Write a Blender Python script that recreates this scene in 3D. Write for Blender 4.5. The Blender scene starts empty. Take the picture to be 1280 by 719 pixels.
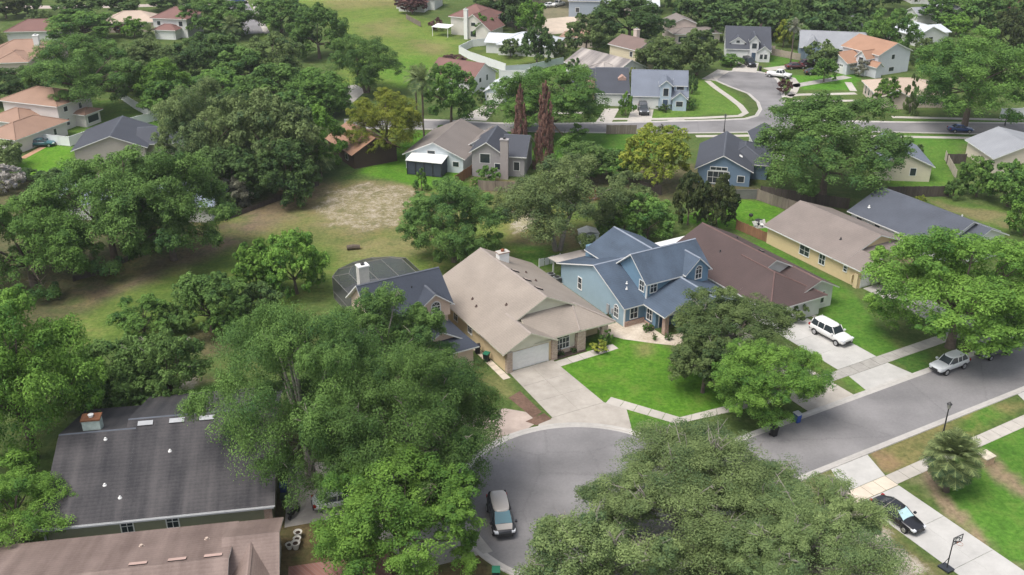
import bpy, bmesh, math, random
import numpy as np
from math import radians as R, sin, cos, pi, atan2, hypot, sqrt

rng = random.Random(7)
SC = bpy.context.scene
COL = SC.collection

# ------------------------------------------------------------------ camera model
F = 1250.0
PITCH = math.atan(600 / 1250.0)
CAMH = 55.0
cP, sP = cos(PITCH), sin(PITCH)

def G(x, y, h=0.0):
    """ground position (at height h) of a point measured on the 1280 px survey photo"""
    dx = (x - 640) / F
    dy = (y - 359.5) / F
    vy = cP - dy * sP
    vz = -sP - dy * cP
    t = (h - CAMH) / vz
    return (dx * t, vy * t)

A0 = R(29.5)
OX, OY = -0.3, 94.0

def W(u, v):
    """street grid (u along the near street, v away from it) -> world"""
    return (OX + u * cos(A0) - v * sin(A0), OY + u * sin(A0) + v * cos(A0))

# ------------------------------------------------------------------ materials
MATS = {}

def nodes(m):
    m.use_nodes = True
    return m.node_tree.nodes, m.node_tree.links

def mat(name, col, rough=0.8, spec=0.3, var=0.12, scale=3.0, metal=0.0, bump=0.0, second=None, detail=4.0, coat=0.0, stretch=None):
    """principled with two octaves of object-space noise on the colour"""
    if name in MATS:
        return MATS[name]
    m = bpy.data.materials.new(name)
    N, L = nodes(m)
    b = N['Principled BSDF']
    b.inputs['Roughness'].default_value = rough
    b.inputs['Specular IOR Level'].default_value = spec
    b.inputs['Metallic'].default_value = metal
    if coat:
        b.inputs['Coat Weight'].default_value = coat
        b.inputs['Coat Roughness'].default_value = 0.05
    c = (col[0], col[1], col[2], 1)
    if var <= 0:
        b.inputs['Base Color'].default_value = c
    else:
        tc = N.new('ShaderNodeTexCoord')
        src = tc.outputs['Object']
        if stretch:
            mp = N.new('ShaderNodeMapping')
            mp.inputs['Scale'].default_value = stretch
            L.new(src, mp.inputs['Vector'])
            src = mp.outputs['Vector']
        n1 = N.new('ShaderNodeTexNoise')
        n1.inputs['Scale'].default_value = scale
        n1.inputs['Detail'].default_value = detail
        n1.inputs['Roughness'].default_value = 0.65
        L.new(src, n1.inputs['Vector'])
        n2 = N.new('ShaderNodeTexNoise')
        n2.inputs['Scale'].default_value = scale * 0.13
        n2.inputs['Detail'].default_value = 3
        L.new(src, n2.inputs['Vector'])
        ad = N.new('ShaderNodeMath')
        ad.operation = 'ADD'
        L.new(n1.outputs['Fac'], ad.inputs[0])
        L.new(n2.outputs['Fac'], ad.inputs[1])
        mr = N.new('ShaderNodeMapRange')
        mr.inputs['From Min'].default_value = 0.7
        mr.inputs['From Max'].default_value = 1.3
        L.new(ad.outputs[0], mr.inputs['Value'])
        mx = N.new('ShaderNodeMix')
        mx.data_type = 'RGBA'
        s = second or [x * (1 + 1.2 * var) for x in col]
        mx.inputs[6].default_value = tuple([x * (1 - var) for x in col]) + (1,)
        mx.inputs[7].default_value = tuple(s) + (1,)
        L.new(mr.outputs['Result'], mx.inputs[0])
        L.new(mx.outputs[2], b.inputs['Base Color'])
        if bump:
            bp = N.new('ShaderNodeBump')
            bp.inputs['Strength'].default_value = bump
            bp.inputs['Distance'].default_value = 0.05
            L.new(n1.outputs['Fac'], bp.inputs['Height'])
            L.new(bp.outputs['Normal'], b.inputs['Normal'])
    MATS[name] = m
    return m

def shingle(name, col, var=0.16, streak=0.0, pale=None, streak_dir=None):
    """asphalt shingles: granular speckle, courses following the height, faint weathering"""
    if name in MATS:
        return MATS[name]
    m = bpy.data.materials.new(name)
    N, L = nodes(m)
    b = N['Principled BSDF']
    b.inputs['Roughness'].default_value = 0.7
    b.inputs['Specular IOR Level'].default_value = 0.35
    tc = N.new('ShaderNodeTexCoord')
    n1 = N.new('ShaderNodeTexNoise'); n1.inputs['Scale'].default_value = 4.5; n1.inputs['Detail'].default_value = 5; n1.inputs['Roughness'].default_value = 0.8
    n2 = N.new('ShaderNodeTexNoise'); n2.inputs['Scale'].default_value = 0.35; n2.inputs['Detail'].default_value = 4
    L.new(tc.outputs['Object'], n1.inputs['Vector'])
    L.new(tc.outputs['Object'], n2.inputs['Vector'])
    sx = N.new('ShaderNodeSeparateXYZ'); L.new(tc.outputs['Object'], sx.inputs[0])
    mu = N.new('ShaderNodeMath'); mu.operation = 'MULTIPLY'; mu.inputs[1].default_value = 9.0
    L.new(sx.outputs['Z'], mu.inputs[0])
    fr = N.new('ShaderNodeMath'); fr.operation = 'FRACT'; L.new(mu.outputs[0], fr.inputs[0])
    m1 = N.new('ShaderNodeMath'); m1.operation = 'MULTIPLY_ADD'; m1.inputs[1].default_value = 0.22
    L.new(fr.outputs[0], m1.inputs[0]); L.new(n1.outputs['Fac'], m1.inputs[2])
    m2 = N.new('ShaderNodeMath'); m2.operation = 'ADD'
    L.new(m1.outputs[0], m2.inputs[0]); L.new(n2.outputs['Fac'], m2.inputs[1])
    last = m2
    if streak:
        mp = N.new('ShaderNodeMapping'); mp.inputs['Scale'].default_value = streak_dir or (1.3, 0.07, 0.07)
        L.new(tc.outputs['Object'], mp.inputs['Vector'])
        n3 = N.new('ShaderNodeTexNoise'); n3.inputs['Scale'].default_value = 0.8; n3.inputs['Detail'].default_value = 4
        L.new(mp.outputs['Vector'], n3.inputs['Vector'])
        sb = N.new('ShaderNodeMath'); sb.operation = 'SUBTRACT'; sb.inputs[1].default_value = 0.5
        L.new(n3.outputs['Fac'], sb.inputs[0])
        m3 = N.new('ShaderNodeMath'); m3.operation = 'MULTIPLY_ADD'; m3.inputs[1].default_value = streak
        L.new(sb.outputs[0], m3.inputs[0]); L.new(m2.outputs[0], m3.inputs[2])
        last = m3
    mr = N.new('ShaderNodeMapRange'); mr.inputs['From Min'].default_value = 0.65; mr.inputs['From Max'].default_value = 1.55
    L.new(last.outputs[0], mr.inputs['Value'])
    mx = N.new('ShaderNodeMix'); mx.data_type = 'RGBA'
    mx.inputs[6].default_value = tuple(x * (1 - var) for x in col) + (1,)
    hi = pale or [x * (1 + var * 1.3) for x in col]
    mx.inputs[7].default_value = tuple(hi) + (1,)
    L.new(mr.outputs['Result'], mx.inputs[0]); L.new(mx.outputs[2], b.inputs['Base Color'])
    bp = N.new('ShaderNodeBump'); bp.inputs['Strength'].default_value = 0.35; bp.inputs['Distance'].default_value = 0.03
    L.new(m1.outputs[0], bp.inputs['Height']); L.new(bp.outputs['Normal'], b.inputs['Normal'])
    MATS[name] = m
    return m

def siding(name, col, rows=6.0, var=0.06):
    """lap siding or stucco courses: shallow bump lines following the height"""
    if name in MATS:
        return MATS[name]
    m = mat(name, col, rough=0.75, spec=0.25, var=var, scale=1.2)
    N, L = nodes(m)
    b = N['Principled BSDF']
    tc = N.new('ShaderNodeTexCoord')
    sx = N.new('ShaderNodeSeparateXYZ'); L.new(tc.outputs['Object'], sx.inputs[0])
    mu = N.new('ShaderNodeMath'); mu.operation = 'MULTIPLY'; mu.inputs[1].default_value = rows
    L.new(sx.outputs['Z'], mu.inputs[0])
    fr = N.new('ShaderNodeMath'); fr.operation = 'FRACT'; L.new(mu.outputs[0], fr.inputs[0])
    bp = N.new('ShaderNodeBump'); bp.inputs['Strength'].default_value = 0.5; bp.inputs['Distance'].default_value = 0.02
    L.new(fr.outputs[0], bp.inputs['Height']); L.new(bp.outputs['Normal'], b.inputs['Normal'])
    return m

def brick(name, c1=(0.30, 0.15, 0.10), c2=(0.42, 0.27, 0.20), mortar=(0.45, 0.42, 0.38), scale=1.0):
    if name in MATS:
        return MATS[name]
    m = bpy.data.materials.new(name)
    N, L = nodes(m)
    b = N['Principled BSDF']; b.inputs['Roughness'].default_value = 0.9
    tc = N.new('ShaderNodeTexCoord')
    sx = N.new('ShaderNodeSeparateXYZ'); L.new(tc.outputs['Object'], sx.inputs[0])
    ad = N.new('ShaderNodeMath'); ad.operation = 'ADD'
    L.new(sx.outputs['X'], ad.inputs[0]); L.new(sx.outputs['Y'], ad.inputs[1])
    cb = N.new('ShaderNodeCombineXYZ'); L.new(ad.outputs[0], cb.inputs['X']); L.new(sx.outputs['Z'], cb.inputs['Y'])
    bt = N.new('ShaderNodeTexBrick')
    bt.inputs['Scale'].default_value = scale
    bt.inputs['Brick Width'].default_value = 0.24; bt.inputs['Row Height'].default_value = 0.08; bt.inputs['Mortar Size'].default_value = 0.012
    bt.inputs['Color1'].default_value = c1 + (1,); bt.inputs['Color2'].default_value = c2 + (1,); bt.inputs['Mortar'].default_value = mortar + (1,)
    L.new(cb.outputs[0], bt.inputs['Vector'])
    L.new(bt.outputs['Color'], b.inputs['Base Color'])
    MATS[name] = m
    return m

def leafmat(name, c1, c2, trans=0.25):
    """leaves: per-leaf tint attribute and a little per-tree variation"""
    if name in MATS:
        return MATS[name]
    m = bpy.data.materials.new(name)
    N, L = nodes(m)
    b = N['Principled BSDF']; b.inputs['Roughness'].default_value = 0.7; b.inputs['Specular IOR Level'].default_value = 0.08
    at = N.new('ShaderNodeAttribute'); at.attribute_name = 'tint'
    mx = N.new('ShaderNodeValToRGB'); e = mx.color_ramp.elements
    mid = [(x * .6 + y * .4) for x, y in zip(c1, c2)]
    e[0].position = .05; e[0].color = (c1[0] * .82, c1[1] * .95, c1[2] * 1.3, 1)
    e[1].position = .95; e[1].color = (min(1, c2[0] * 1.08), min(1, c2[1] * 1.08), c2[2] * 1.05, 1)
    k = e.new(.45); k.color = tuple(mid) + (1,)
    L.new(at.outputs['Fac'], mx.inputs[0])
    oi = N.new('ShaderNodeObjectInfo')
    mr = N.new('ShaderNodeMapRange'); mr.inputs['To Min'].default_value = 0.82; mr.inputs['To Max'].default_value = 1.18
    L.new(oi.outputs['Random'], mr.inputs['Value'])
    hs = N.new('ShaderNodeHueSaturation')
    L.new(mr.outputs['Result'], hs.inputs['Value']); L.new(mx.outputs[0], hs.inputs['Color'])
    L.new(hs.outputs['Color'], b.inputs['Base Color'])
    tr = N.new('ShaderNodeBsdfTranslucent'); L.new(hs.outputs['Color'], tr.inputs['Color'])
    ms = N.new('ShaderNodeMixShader'); ms.inputs[0].default_value = trans
    L.new(b.outputs[0], ms.inputs[1]); L.new(tr.outputs[0], ms.inputs[2])
    L.new(ms.outputs[0], N['Material Output'].inputs['Surface'])
    MATS[name] = m
    return m

# ------------------------------------------------------------------ mesh builder
class MB:
    def __init__(s):
        s.v = []; s.f = []; s.m = []
    def poly(s, pts, m=0):
        i = len(s.v); s.v += [tuple(p) for p in pts]; s.f.append(tuple(range(i, i + len(pts)))); s.m.append(m)
    def box(s, x0, x1, y0, y1, z0, z1, m=0):
        i = len(s.v)
        s.v += [(x0, y0, z0), (x1, y0, z0), (x1, y1, z0), (x0, y1, z0), (x0, y0, z1), (x1, y0, z1), (x1, y1, z1), (x0, y1, z1)]
        for q in ((0, 3, 2, 1), (4, 5, 6, 7), (0, 1, 5, 4), (1, 2, 6, 5), (2, 3, 7, 6), (3, 0, 4, 7)):
            s.f.append(tuple(i + k for k in q)); s.m.append(m)
    def slab(s, top, t, mt=0, ms=1):
        """polygon of 3D points made into a slab of vertical thickness t (top, sides, underside)"""
        n = len(top); i = len(s.v)
        a = sum(top[k][0] * top[(k + 1) % n][1] - top[(k + 1) % n][0] * top[k][1] for k in range(n))
        if a < 0:
            top = top[::-1]
        s.v += [tuple(p) for p in top] + [(p[0], p[1], p[2] - t) for p in top]
        s.f.append(tuple(range(i, i + n))); s.m.append(mt)
        s.f.append(tuple(range(i + 2 * n - 1, i + n - 1, -1))); s.m.append(ms)
        for k in range(n):
            j = (k + 1) % n
            s.f.append((i + k, i + n + k, i + n + j, i + j)); s.m.append(ms)
    def prism(s, prof, axis, a0, a1, m=0):
        """closed profile [(c,z)] extruded along axis 'u' or 'v' from a0 to a1"""
        n = len(prof); i = len(s.v)
        P = (lambda a, c, z: (a, c, z)) if axis == 'u' else (lambda a, c, z: (c, a, z))
        s.v += [P(a0, c, z) for c, z in prof] + [P(a1, c, z) for c, z in prof]
        mm = m if callable(m) else (lambda k: m)
        s.f.append(tuple(range(i, i + n))); s.m.append(mm(-1))
        s.f.append(tuple(range(i + 2 * n - 1, i + n - 1, -1))); s.m.append(mm(-1))
        for k in range(n):
            j = (k + 1) % n
            s.f.append((i + k, i + n + k, i + n + j, i + j)); s.m.append(mm(k))
    def tube(s, pts, rads, n=7, m=0, cap=True):
        """tapered tube through points"""
        i0 = len(s.v); N_ = len(pts)
        for k in range(N_):
            p = np.array(pts[k], float)
            d = np.array(pts[min(k + 1, N_ - 1)], float) - np.array(pts[max(k - 1, 0)], float)
            d /= (np.linalg.norm(d) + 1e-9)
            a = np.cross(d, (0.0, 0.0, 1.0) if abs(d[2]) < 0.9 else (1.0, 0.0, 0.0)); a /= np.linalg.norm(a)
            b = np.cross(d, a)
            for q in range(n):
                t = 2 * pi * q / n
                s.v.append(tuple(p + rads[k] * (cos(t) * a + sin(t) * b)))
        for k in range(N_ - 1):
            for q in range(n):
                r_ = (q + 1) % n
                s.f.append((i0 + k * n + q, i0 + k * n + r_, i0 + (k + 1) * n + r_, i0 + (k + 1) * n + q)); s.m.append(m)
        if cap:
            s.f.append(tuple(i0 + q for q in range(n))); s.m.append(m)
            s.f.append(tuple(i0 + (N_ - 1) * n + q for q in range(n - 1, -1, -1))); s.m.append(m)
    def lathe(s, prof, cx=0, cy=0, n=16, m=0):
        i0 = len(s.v)
        for r_, z in prof:
            for q in range(n):
                t = 2 * pi * q / n
                s.v.append((cx + r_ * cos(t), cy + r_ * sin(t), z))
        for k in range(len(prof) - 1):
            for q in range(n):
                w = (q + 1) % n
                s.f.append((i0 + k * n + q, i0 + k * n + w, i0 + (k + 1) * n + w, i0 + (k + 1) * n + q)); s.m.append(m)
        s.f.append(tuple(i0 + q for q in range(n - 1, -1, -1))); s.m.append(m)
        s.f.append(tuple(i0 + (len(prof) - 1) * n + q for q in range(n))); s.m.append(m)
    def mesh(s, name, mats, recalc=True, smooth=False):
        me = bpy.data.meshes.new(name)
        me.from_pydata(s.v, [], s.f)
        for k in mats:
            me.materials.append(k)
        me.polygons.foreach_set('material_index', s.m)
        if recalc:
            bm = bmesh.new(); bm.from_mesh(me); bmesh.ops.recalc_face_normals(bm, faces=bm.faces); bm.to_mesh(me); bm.free()
        if smooth:
            me.polygons.foreach_set('use_smooth', [True] * len(me.polygons))
        me.update()
        return me
    def build(s, name, mats, parent=None, recalc=True, smooth=False):
        if not isinstance(mats, (list, tuple)):
            mats = [mats]
        return link(name, s.mesh(name, mats, recalc, smooth), parent)

def link(name, data, parent=None):
    o = bpy.data.objects.new(name, data)
    COL.objects.link(o)
    if parent is not None:
        o.parent = parent
    return o

def tag(o, label=None, cat=None, group=None, kind=None):
    if label: o['label'] = label
    if cat: o['category'] = cat
    if group: o['group'] = group
    if kind: o['kind'] = kind
    return o

def empty(name, loc, rz=0.0, label=None, cat=None, group=None):
    o = bpy.data.objects.new(name, None)
    o.empty_display_size = 0.3
    COL.objects.link(o)
    o.location = (loc[0], loc[1], loc[2] if len(loc) > 2 else 0.0)
    o.rotation_euler = (0, 0, rz)
    return tag(o, label, cat, group)

def copy_tree(o, parent=None):
    c = o.copy(); COL.objects.link(c)
    if parent is not None: c.parent = parent
    for ch in list(o.children): copy_tree(ch, c)
    return c

# ------------------------------------------------------------------ common materials
TRIM = mat('white_trim', (0.72, 0.72, 0.70), 0.6, 0.3, 0.05, 2)
WHITE = mat('white_paint', (0.74, 0.74, 0.72), 0.55, 0.3, 0.05, 2)
GLASS = mat('window_glass', (0.028, 0.038, 0.045), 0.12, 0.6, 0.0)
CONC = mat('concrete', (0.43, 0.40, 0.36), 0.9, 0.2, 0.16, 0.9, detail=8)
CONC2 = mat('weathered_concrete', (0.35, 0.335, 0.31), 0.9, 0.2, 0.25, 0.7, detail=8)
CURB = mat('kerb_concrete', (0.42, 0.40, 0.375), 0.9, 0.2, 0.14, 1.5)
METALD = mat('dark_metal', (0.03, 0.03, 0.032), 0.45, 0.4, 0.0)
GREYM = mat('grey_metal', (0.30, 0.31, 0.32), 0.45, 0.5, 0.05)
BARK = mat('bark', (0.13, 0.105, 0.085), 0.95, 0.1, 0.3, 2.5, bump=0.4)
BARKG = mat('grey_bark', (0.25, 0.225, 0.20), 0.95, 0.1, 0.25, 2.5, bump=0.4)
BRICK = brick('brick')
BRICKB = brick('tan_brick', (0.30, 0.19, 0.13), (0.48, 0.36, 0.27), (0.5, 0.46, 0.42))
WOOD = mat('weathered_wood', (0.21, 0.175, 0.145), 0.9, 0.15, 0.25, 2.0, stretch=(6, 6, 0.5))
WOODB = mat('brown_wood', (0.24, 0.13, 0.075), 0.9, 0.15, 0.25, 2.0, stretch=(6, 6, 0.5))
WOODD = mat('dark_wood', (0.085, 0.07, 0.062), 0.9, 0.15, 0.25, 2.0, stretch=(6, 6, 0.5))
VINYL = mat('white_vinyl', (0.76, 0.77, 0.77), 0.5, 0.35, 0.04, 1)
PALEV = mat('pale_grey_vinyl', (0.50, 0.55, 0.57), 0.5, 0.35, 0.06, 1)
RUBBER = mat('rubber', (0.018, 0.018, 0.019), 0.75, 0.3, 0.0)
RIM = mat('alloy_rim', (0.45, 0.45, 0.46), 0.35, 0.5, 0.0, metal=0.6)
LAMPW = mat('headlamp', (0.65, 0.67, 0.70), 0.15, 0.6, 0.0)
LAMPR = mat('tail_lamp', (0.28, 0.015, 0.012), 0.2, 0.6, 0.0)

# ------------------------------------------------------------------ houses
def gable_prof(c0, c1, ze, zr, cr, oh, t):
    """closed chevron profile (c,z): 0 left eave top,1 ridge,2 right eave top,3 right eave bottom,4 ridge bottom,5 left bottom"""
    pl = (zr - ze) / (cr - c0); pr_ = (zr - ze) / (c1 - cr)
    return [(c0 - oh, ze - oh * pl + t), (cr, zr + t), (c1 + oh, ze - oh * pr_ + t), (c1 + oh, ze - oh * pr_), (cr, zr), (c0 - oh, ze - oh * pl)]

class House:
    def __init__(s, name, label, org, ang, wall, roof, trim=None, group=None, ridge=None):
        s.e = empty(name, org, ang, label, 'house', group)
        s.W = MB(); s.Rf = MB(); s.T = MB()
        s.wm, s.rm, s.tm = wall, roof, trim or TRIM
        s.ridge = ridge or roof
        s.k = 0; s.t = 0.16
    def gable(s, u0, u1, v0, v1, ze, zr, axis='v', cr=None, oh=0.5, oa=0.45, wall=True, z0=-0.3, dz=0.0):
        """gable block; axis = ridge direction"""
        s.k += 1; e = 0.004 * s.k
        c0, c1, a0, a1 = (u0, u1, v0, v1) if axis == 'v' else (v0, v1, u0, u1)
        cr = (c0 + c1) / 2 if cr is None else cr
        if wall:
            s.W.prism([(c0 + e, z0), (c1 - e, z0), (c1 - e, ze - 0.02), (cr, zr - 0.02), (c0 + e, ze - 0.02)], axis, a0 + e, a1 - e)
        d = -0.003 * s.k + dz
        pf = [(c, z + d) for c, z in gable_prof(c0, c1, ze, zr, cr, oh, s.t)]
        s.Rf.prism(pf, axis, a0 - oa, a1 + oa, lambda k: 0 if k in (0, 1) else 1)
        # ridge cap
        z = zr + s.t + d
        s.Rf.prism([(cr - 0.16, z - 0.055), (cr, z + 0.03), (cr + 0.16, z - 0.055), (cr, z - 0.1)], axis, a0 - oa + 0.01, a1 + oa - 0.01, 2)
    def hip(s, u0, u1, v0, v1, ze, pitch, axis='v', h0=True, h1=True, oh=0.5, wall=True, z0=-0.3):
        s.k += 1; e = 0.004 * s.k; d = -0.003 * s.k + s.t
        if wall:
            s.W.box(u0 + e, u1 - e, v0 + e, v1 - e, z0, ze - 0.02)
        c0, c1, a0, a1 = (u0, u1, v0, v1) if axis == 'v' else (v0, v1, u0, u1)
        c0 -= oh; c1 += oh; a0 -= oh; a1 += oh
        hw = (c1 - c0) / 2; zb = ze - oh * pitch + d; zr = zb + hw * pitch; cm = (c0 + c1) / 2
        ra = a0 + hw if h0 else a0; rb = a1 - hw if h1 else a1
        if ra > rb: ra = rb = (ra + rb) / 2
        P = (lambda c, a, z: (c, a, z)) if axis == 'v' else (lambda c, a, z: (a, c, z))
        R_ = s.Rf
        tops = [[P(c0, a0, zb), P(c0, a1, zb), P(cm, rb, zr), P(cm, ra, zr)], [P(c1, a1, zb), P(c1, a0, zb), P(cm, ra, zr), P(cm, rb, zr)],
                [P(c1, a0, zb), P(c0, a0, zb), P(cm, ra, zr)], [P(c0, a1, zb), P(c1, a1, zb), P(cm, rb, zr)]]
        for k, q in enumerate(tops):
            end = (k == 2 and not h0) or (k == 3 and not h1)
            R_.poly(q, 1 if end else 0)
        cs = [P(c0, a0, zb), P(c1, a0, zb), P(c1, a1, zb), P(c0, a1, zb)]
        for k in range(4):
            p, q = cs[k], cs[(k + 1) % 4]
            R_.poly([p, q, (q[0], q[1], q[2] - s.t), (p[0], p[1], p[2] - s.t)], 1)
        R_.poly([(p[0], p[1], p[2] - s.t) for p in cs], 1)
        caps = [(P(cm, ra, zr), P(cm, rb, zr))]
        if h0: caps += [(P(c0, a0, zb), P(cm, ra, zr)), (P(c1, a0, zb), P(cm, ra, zr))]
        if h1: caps += [(P(c0, a1, zb), P(cm, rb, zr)), (P(c1, a1, zb), P(cm, rb, zr))]
        for p, q in caps:
            if hypot(p[0] - q[0], p[1] - q[1]) > 0.2:
                R_.tube([p, q], [0.11, 0.11], 6, 2)
        return zr
    def slab(s, pts, t=0.16, mt=0):
        s.Rf.slab(pts, t, mt, 1)
    def cap(s, p, q):
        s.Rf.tube([p, q], [0.11, 0.11], 6, 2)
    def wall(s, u0, u1, v0, v1, z0, z1):
        s.k += 1; e = 0.004 * s.k
        s.W.box(u0 + e, u1 - e, v0 + e, v1 - e, z0, z1)
    def done(s):
        if s.W.v: s.W.build('wall', s.wm, s.e)
        s.Rf.build('roof', [s.rm, s.tm, s.ridge], s.e)
        return s
    def frame(s, side, pl):
        """local->house mapping for things on a wall. returns fn(a, z, out)"""
        if side == 'v-': return lambda a, z, o: (a, pl - o, z)
        if side == 'v+': return lambda a, z, o: (a, pl + o, z)
        if side == 'u-': return lambda a, z, o: (pl - o, a, z)
        return lambda a, z, o: (pl + o, a, z)
    def bx(s, mb, f, a0, a1, z0, z1, o0, o1, m=0):
        p = f(a0, z0, o0); q = f(a1, z1, o1)
        mb.box(min(p[0], q[0]), max(p[0], q[0]), min(p[1], q[1]), max(p[1], q[1]), z0, z1, m)
    def window(s, side, pl, a, z, w=1.0, h=1.3, arch=False, nx=2, nz=2, fm=None, label=None, plain=False):
        f = s.frame(side, pl); fw = 0.09
        if plain:
            mb = MB(); s.bx(mb, f, a - w / 2 - .09, a + w / 2 + .09, z - h / 2 - .09, z + h / 2 + .09, -0.05, 0.025, 0)
            s.bx(mb, f, a - w / 2, a + w / 2, z - h / 2, z + h / 2, 0.0, 0.04, 1)
            return mb.build('window', [fm or TRIM, GLASS], s.e)
        mb = MB(); gp = MB()
        x0, x1, z0, z1 = a - w / 2, a + w / 2, z - h / 2, z + h / 2
        s.bx(mb, f, x0 - fw, x0, z0, z1, -.04, 0.07); s.bx(mb, f, x1, x1 + fw, z0, z1, -.04, 0.07)
        s.bx(mb, f, x0 - fw, x1 + fw, z0 - fw, z0, -.04, 0.09)
        if not arch: s.bx(mb, f, x0 - fw, x1 + fw, z1, z1 + fw, -.04, 0.07)
        else:
            n = 10
            for k in range(n):
                t0, t1 = pi * k / n, pi * (k + 1) / n
                r0, r1 = w / 2, w / 2 + fw
                q = [(a + r0 * cos(t0), z1 + r0 * sin(t0)), (a + r1 * cos(t0), z1 + r1 * sin(t0)), (a + r1 * cos(t1), z1 + r1 * sin(t1)), (a + r0 * cos(t1), z1 + r0 * sin(t1))]
                mb.poly([f(x, y, 0.07) for x, y in q])
                mb.poly([f(q[1][0], q[1][1], .07), f(q[1][0], q[1][1], 0), f(q[2][0], q[2][1], 0), f(q[2][0], q[2][1], .07)])
                gp.poly([f(a, z1, 0.02), f(q[0][0], q[0][1], 0.02), f(q[3][0], q[3][1], 0.02)])
            for t in (pi / 3, 2 * pi / 3):
                mb.tube([f(a, z1, .03), f(a + w / 2 * cos(t), z1 + w / 2 * sin(t), .03)], [.022, .022], 4)
            s.bx(mb, f, x0, x1, z1 - .03, z1 + .03, 0.0, 0.045)
        for k in range(1, nx):
            x = x0 + w * k / nx; s.bx(mb, f, x - .025, x + .025, z0, z1, 0.0, 0.05)
        for k in range(1, nz):
            y = z0 + h * k / nz; s.bx(mb, f, x0, x1, y - .025, y + .025, 0.0, 0.047)
        gp.poly([f(x0, z0, 0.02), f(x1, z0, 0.02), f(x1, z1, 0.02), f(x0, z1, 0.02)])
        o = mb.build('window', fm or TRIM, s.e)
        gp.build('pane', GLASS, o)
        if label: o['label'] = label
        return o
    def garage(s, side, pl, a, w=4.9, h=2.15, mt=None, glass=False):
        f = s.frame(side, pl); mb = MB()
        s.bx(mb, f, a - w / 2 - .12, a - w / 2, 0, h + .12, -.03, .06); s.bx(mb, f, a + w / 2, a + w / 2 + .12, 0, h + .12, -.03, .06)
        s.bx(mb, f, a - w / 2, a + w / 2, h, h + .12, -.03, .06)
        fr = mb.build('door_frame', TRIM, s.e)
        d = MB(); n = 4
        for k in range(n):
            s.bx(d, f, a - w / 2, a + w / 2, h * k / n + .012, h * (k + 1) / n - .012, -.02, .02)
            for j in range(8):
                c = a - w / 2 + w * (j + .5) / 8
                s.bx(d, f, c - w / 16 * .72, c + w / 16 * .72, h * k / n + .1, h * (k + 1) / n - .1, .0, .032, 1 if (glass and k == n - 1) else 0)
        s.bx(d, f, a - w / 2, a + w / 2, 0.0, h, -.04, .005)
        return d.build('garage_door', [mt or WHITE, GLASS], s.e)
    def door(s, side, pl, a, w=1.0, h=2.1, m=None):
        f = s.frame(side, pl); mb = MB()
        s.bx(mb, f, a - w / 2 - .1, a + w / 2 + .1, 0, h + .1, -.03, .02, 1)
        s.bx(mb, f, a - w / 2, a + w / 2, 0.02, h, 0, .045, 0)
        for zz in (.25, 1.15):
            s.bx(mb, f, a - w * .33, a + w * .33, zz, zz + .75, 0.0, .06, 0)
        o = mb.build('door', [m or mat('door_blue', (.05, .08, .13), .5, .4, 0), TRIM], s.e)
        kb = MB(); p = f(a + w * .38, 1.0, .08); kb.box(p[0] - .04, p[0] + .04, p[1] - .04, p[1] + .04, .96, 1.06)
        kb.build('handle', GREYM, o)
    def part(s, name, mb, mats, label=None, smooth=False):
        o = mb.build(name, mats, s.e, smooth=smooth)
        if label: o['label'] = label
        return o
    def post(s, name, u, v, w, d, z0, z1, m):
        mb = MB(); mb.box(u - w / 2, u + w / 2, v - d / 2, v + d / 2, z0, z1)
        return s.part(name, mb, m)
    def chimney(s, u, v, w, d, z0, z1, body=None, top=None, flue=None):
        mb = MB(); mb.box(u - w / 2, u + w / 2, v - d / 2, v + d / 2, z0, z1)
        o = s.part('chimney', mb, body or WHITE)
        c = MB(); c.box(u - w / 2 - .08, u + w / 2 + .08, v - d / 2 - .08, v + d / 2 + .08, z1, z1 + .14)
        c.build('chimney_cap', top or BRICK, o)
        f = MB(); f.lathe([(.2, z1 + .14), (.2, z1 + .34), (.26, z1 + .36), (.05, z1 + .48)], u, v, 10)
        f.build('flue', flue or GREYM, o)
    def pipe(s, u, v, z, h=.35, r=.06, m=None):
        mb = MB(); mb.tube([(u, v, z - .25), (u, v, z + h)], [r, r], 8)
        mb.lathe([(r * 2.2, z - .02), (r * 2.0, z + .05), (r, z + .1)], u, v, 8)
        s.part('vent_pipe', mb, m or METALD)
    def boxvent(s, u, v, z, w, d, h, pitch_u=0, pitch_v=0, m=None):
        """low roof vent lying on the slope"""
        mb = MB()
        def zz(a, b): return z + pitch_u * (a - u) + pitch_v * (b - v)
        c = [(u - w / 2, v - d / 2), (u + w / 2, v - d / 2), (u + w / 2, v + d / 2), (u - w / 2, v + d / 2)]
        mb.slab([(a, b, zz(a, b) + h) for a, b in c], h + .1, 0, 1)
        c2 = [(u - w * .58, v - d * .58), (u + w * .58, v - d * .58), (u + w * .58, v + d * .58), (u - w * .58, v + d * .58)]
        mb.slab([(a, b, zz(a, b) + .015) for a, b in c2], .05, 1, 1)  # dark skirt and sides draw the vent's shadow edges in colour
        s.part('roof_vent', mb, [m or GREYM, METALD])
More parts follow.
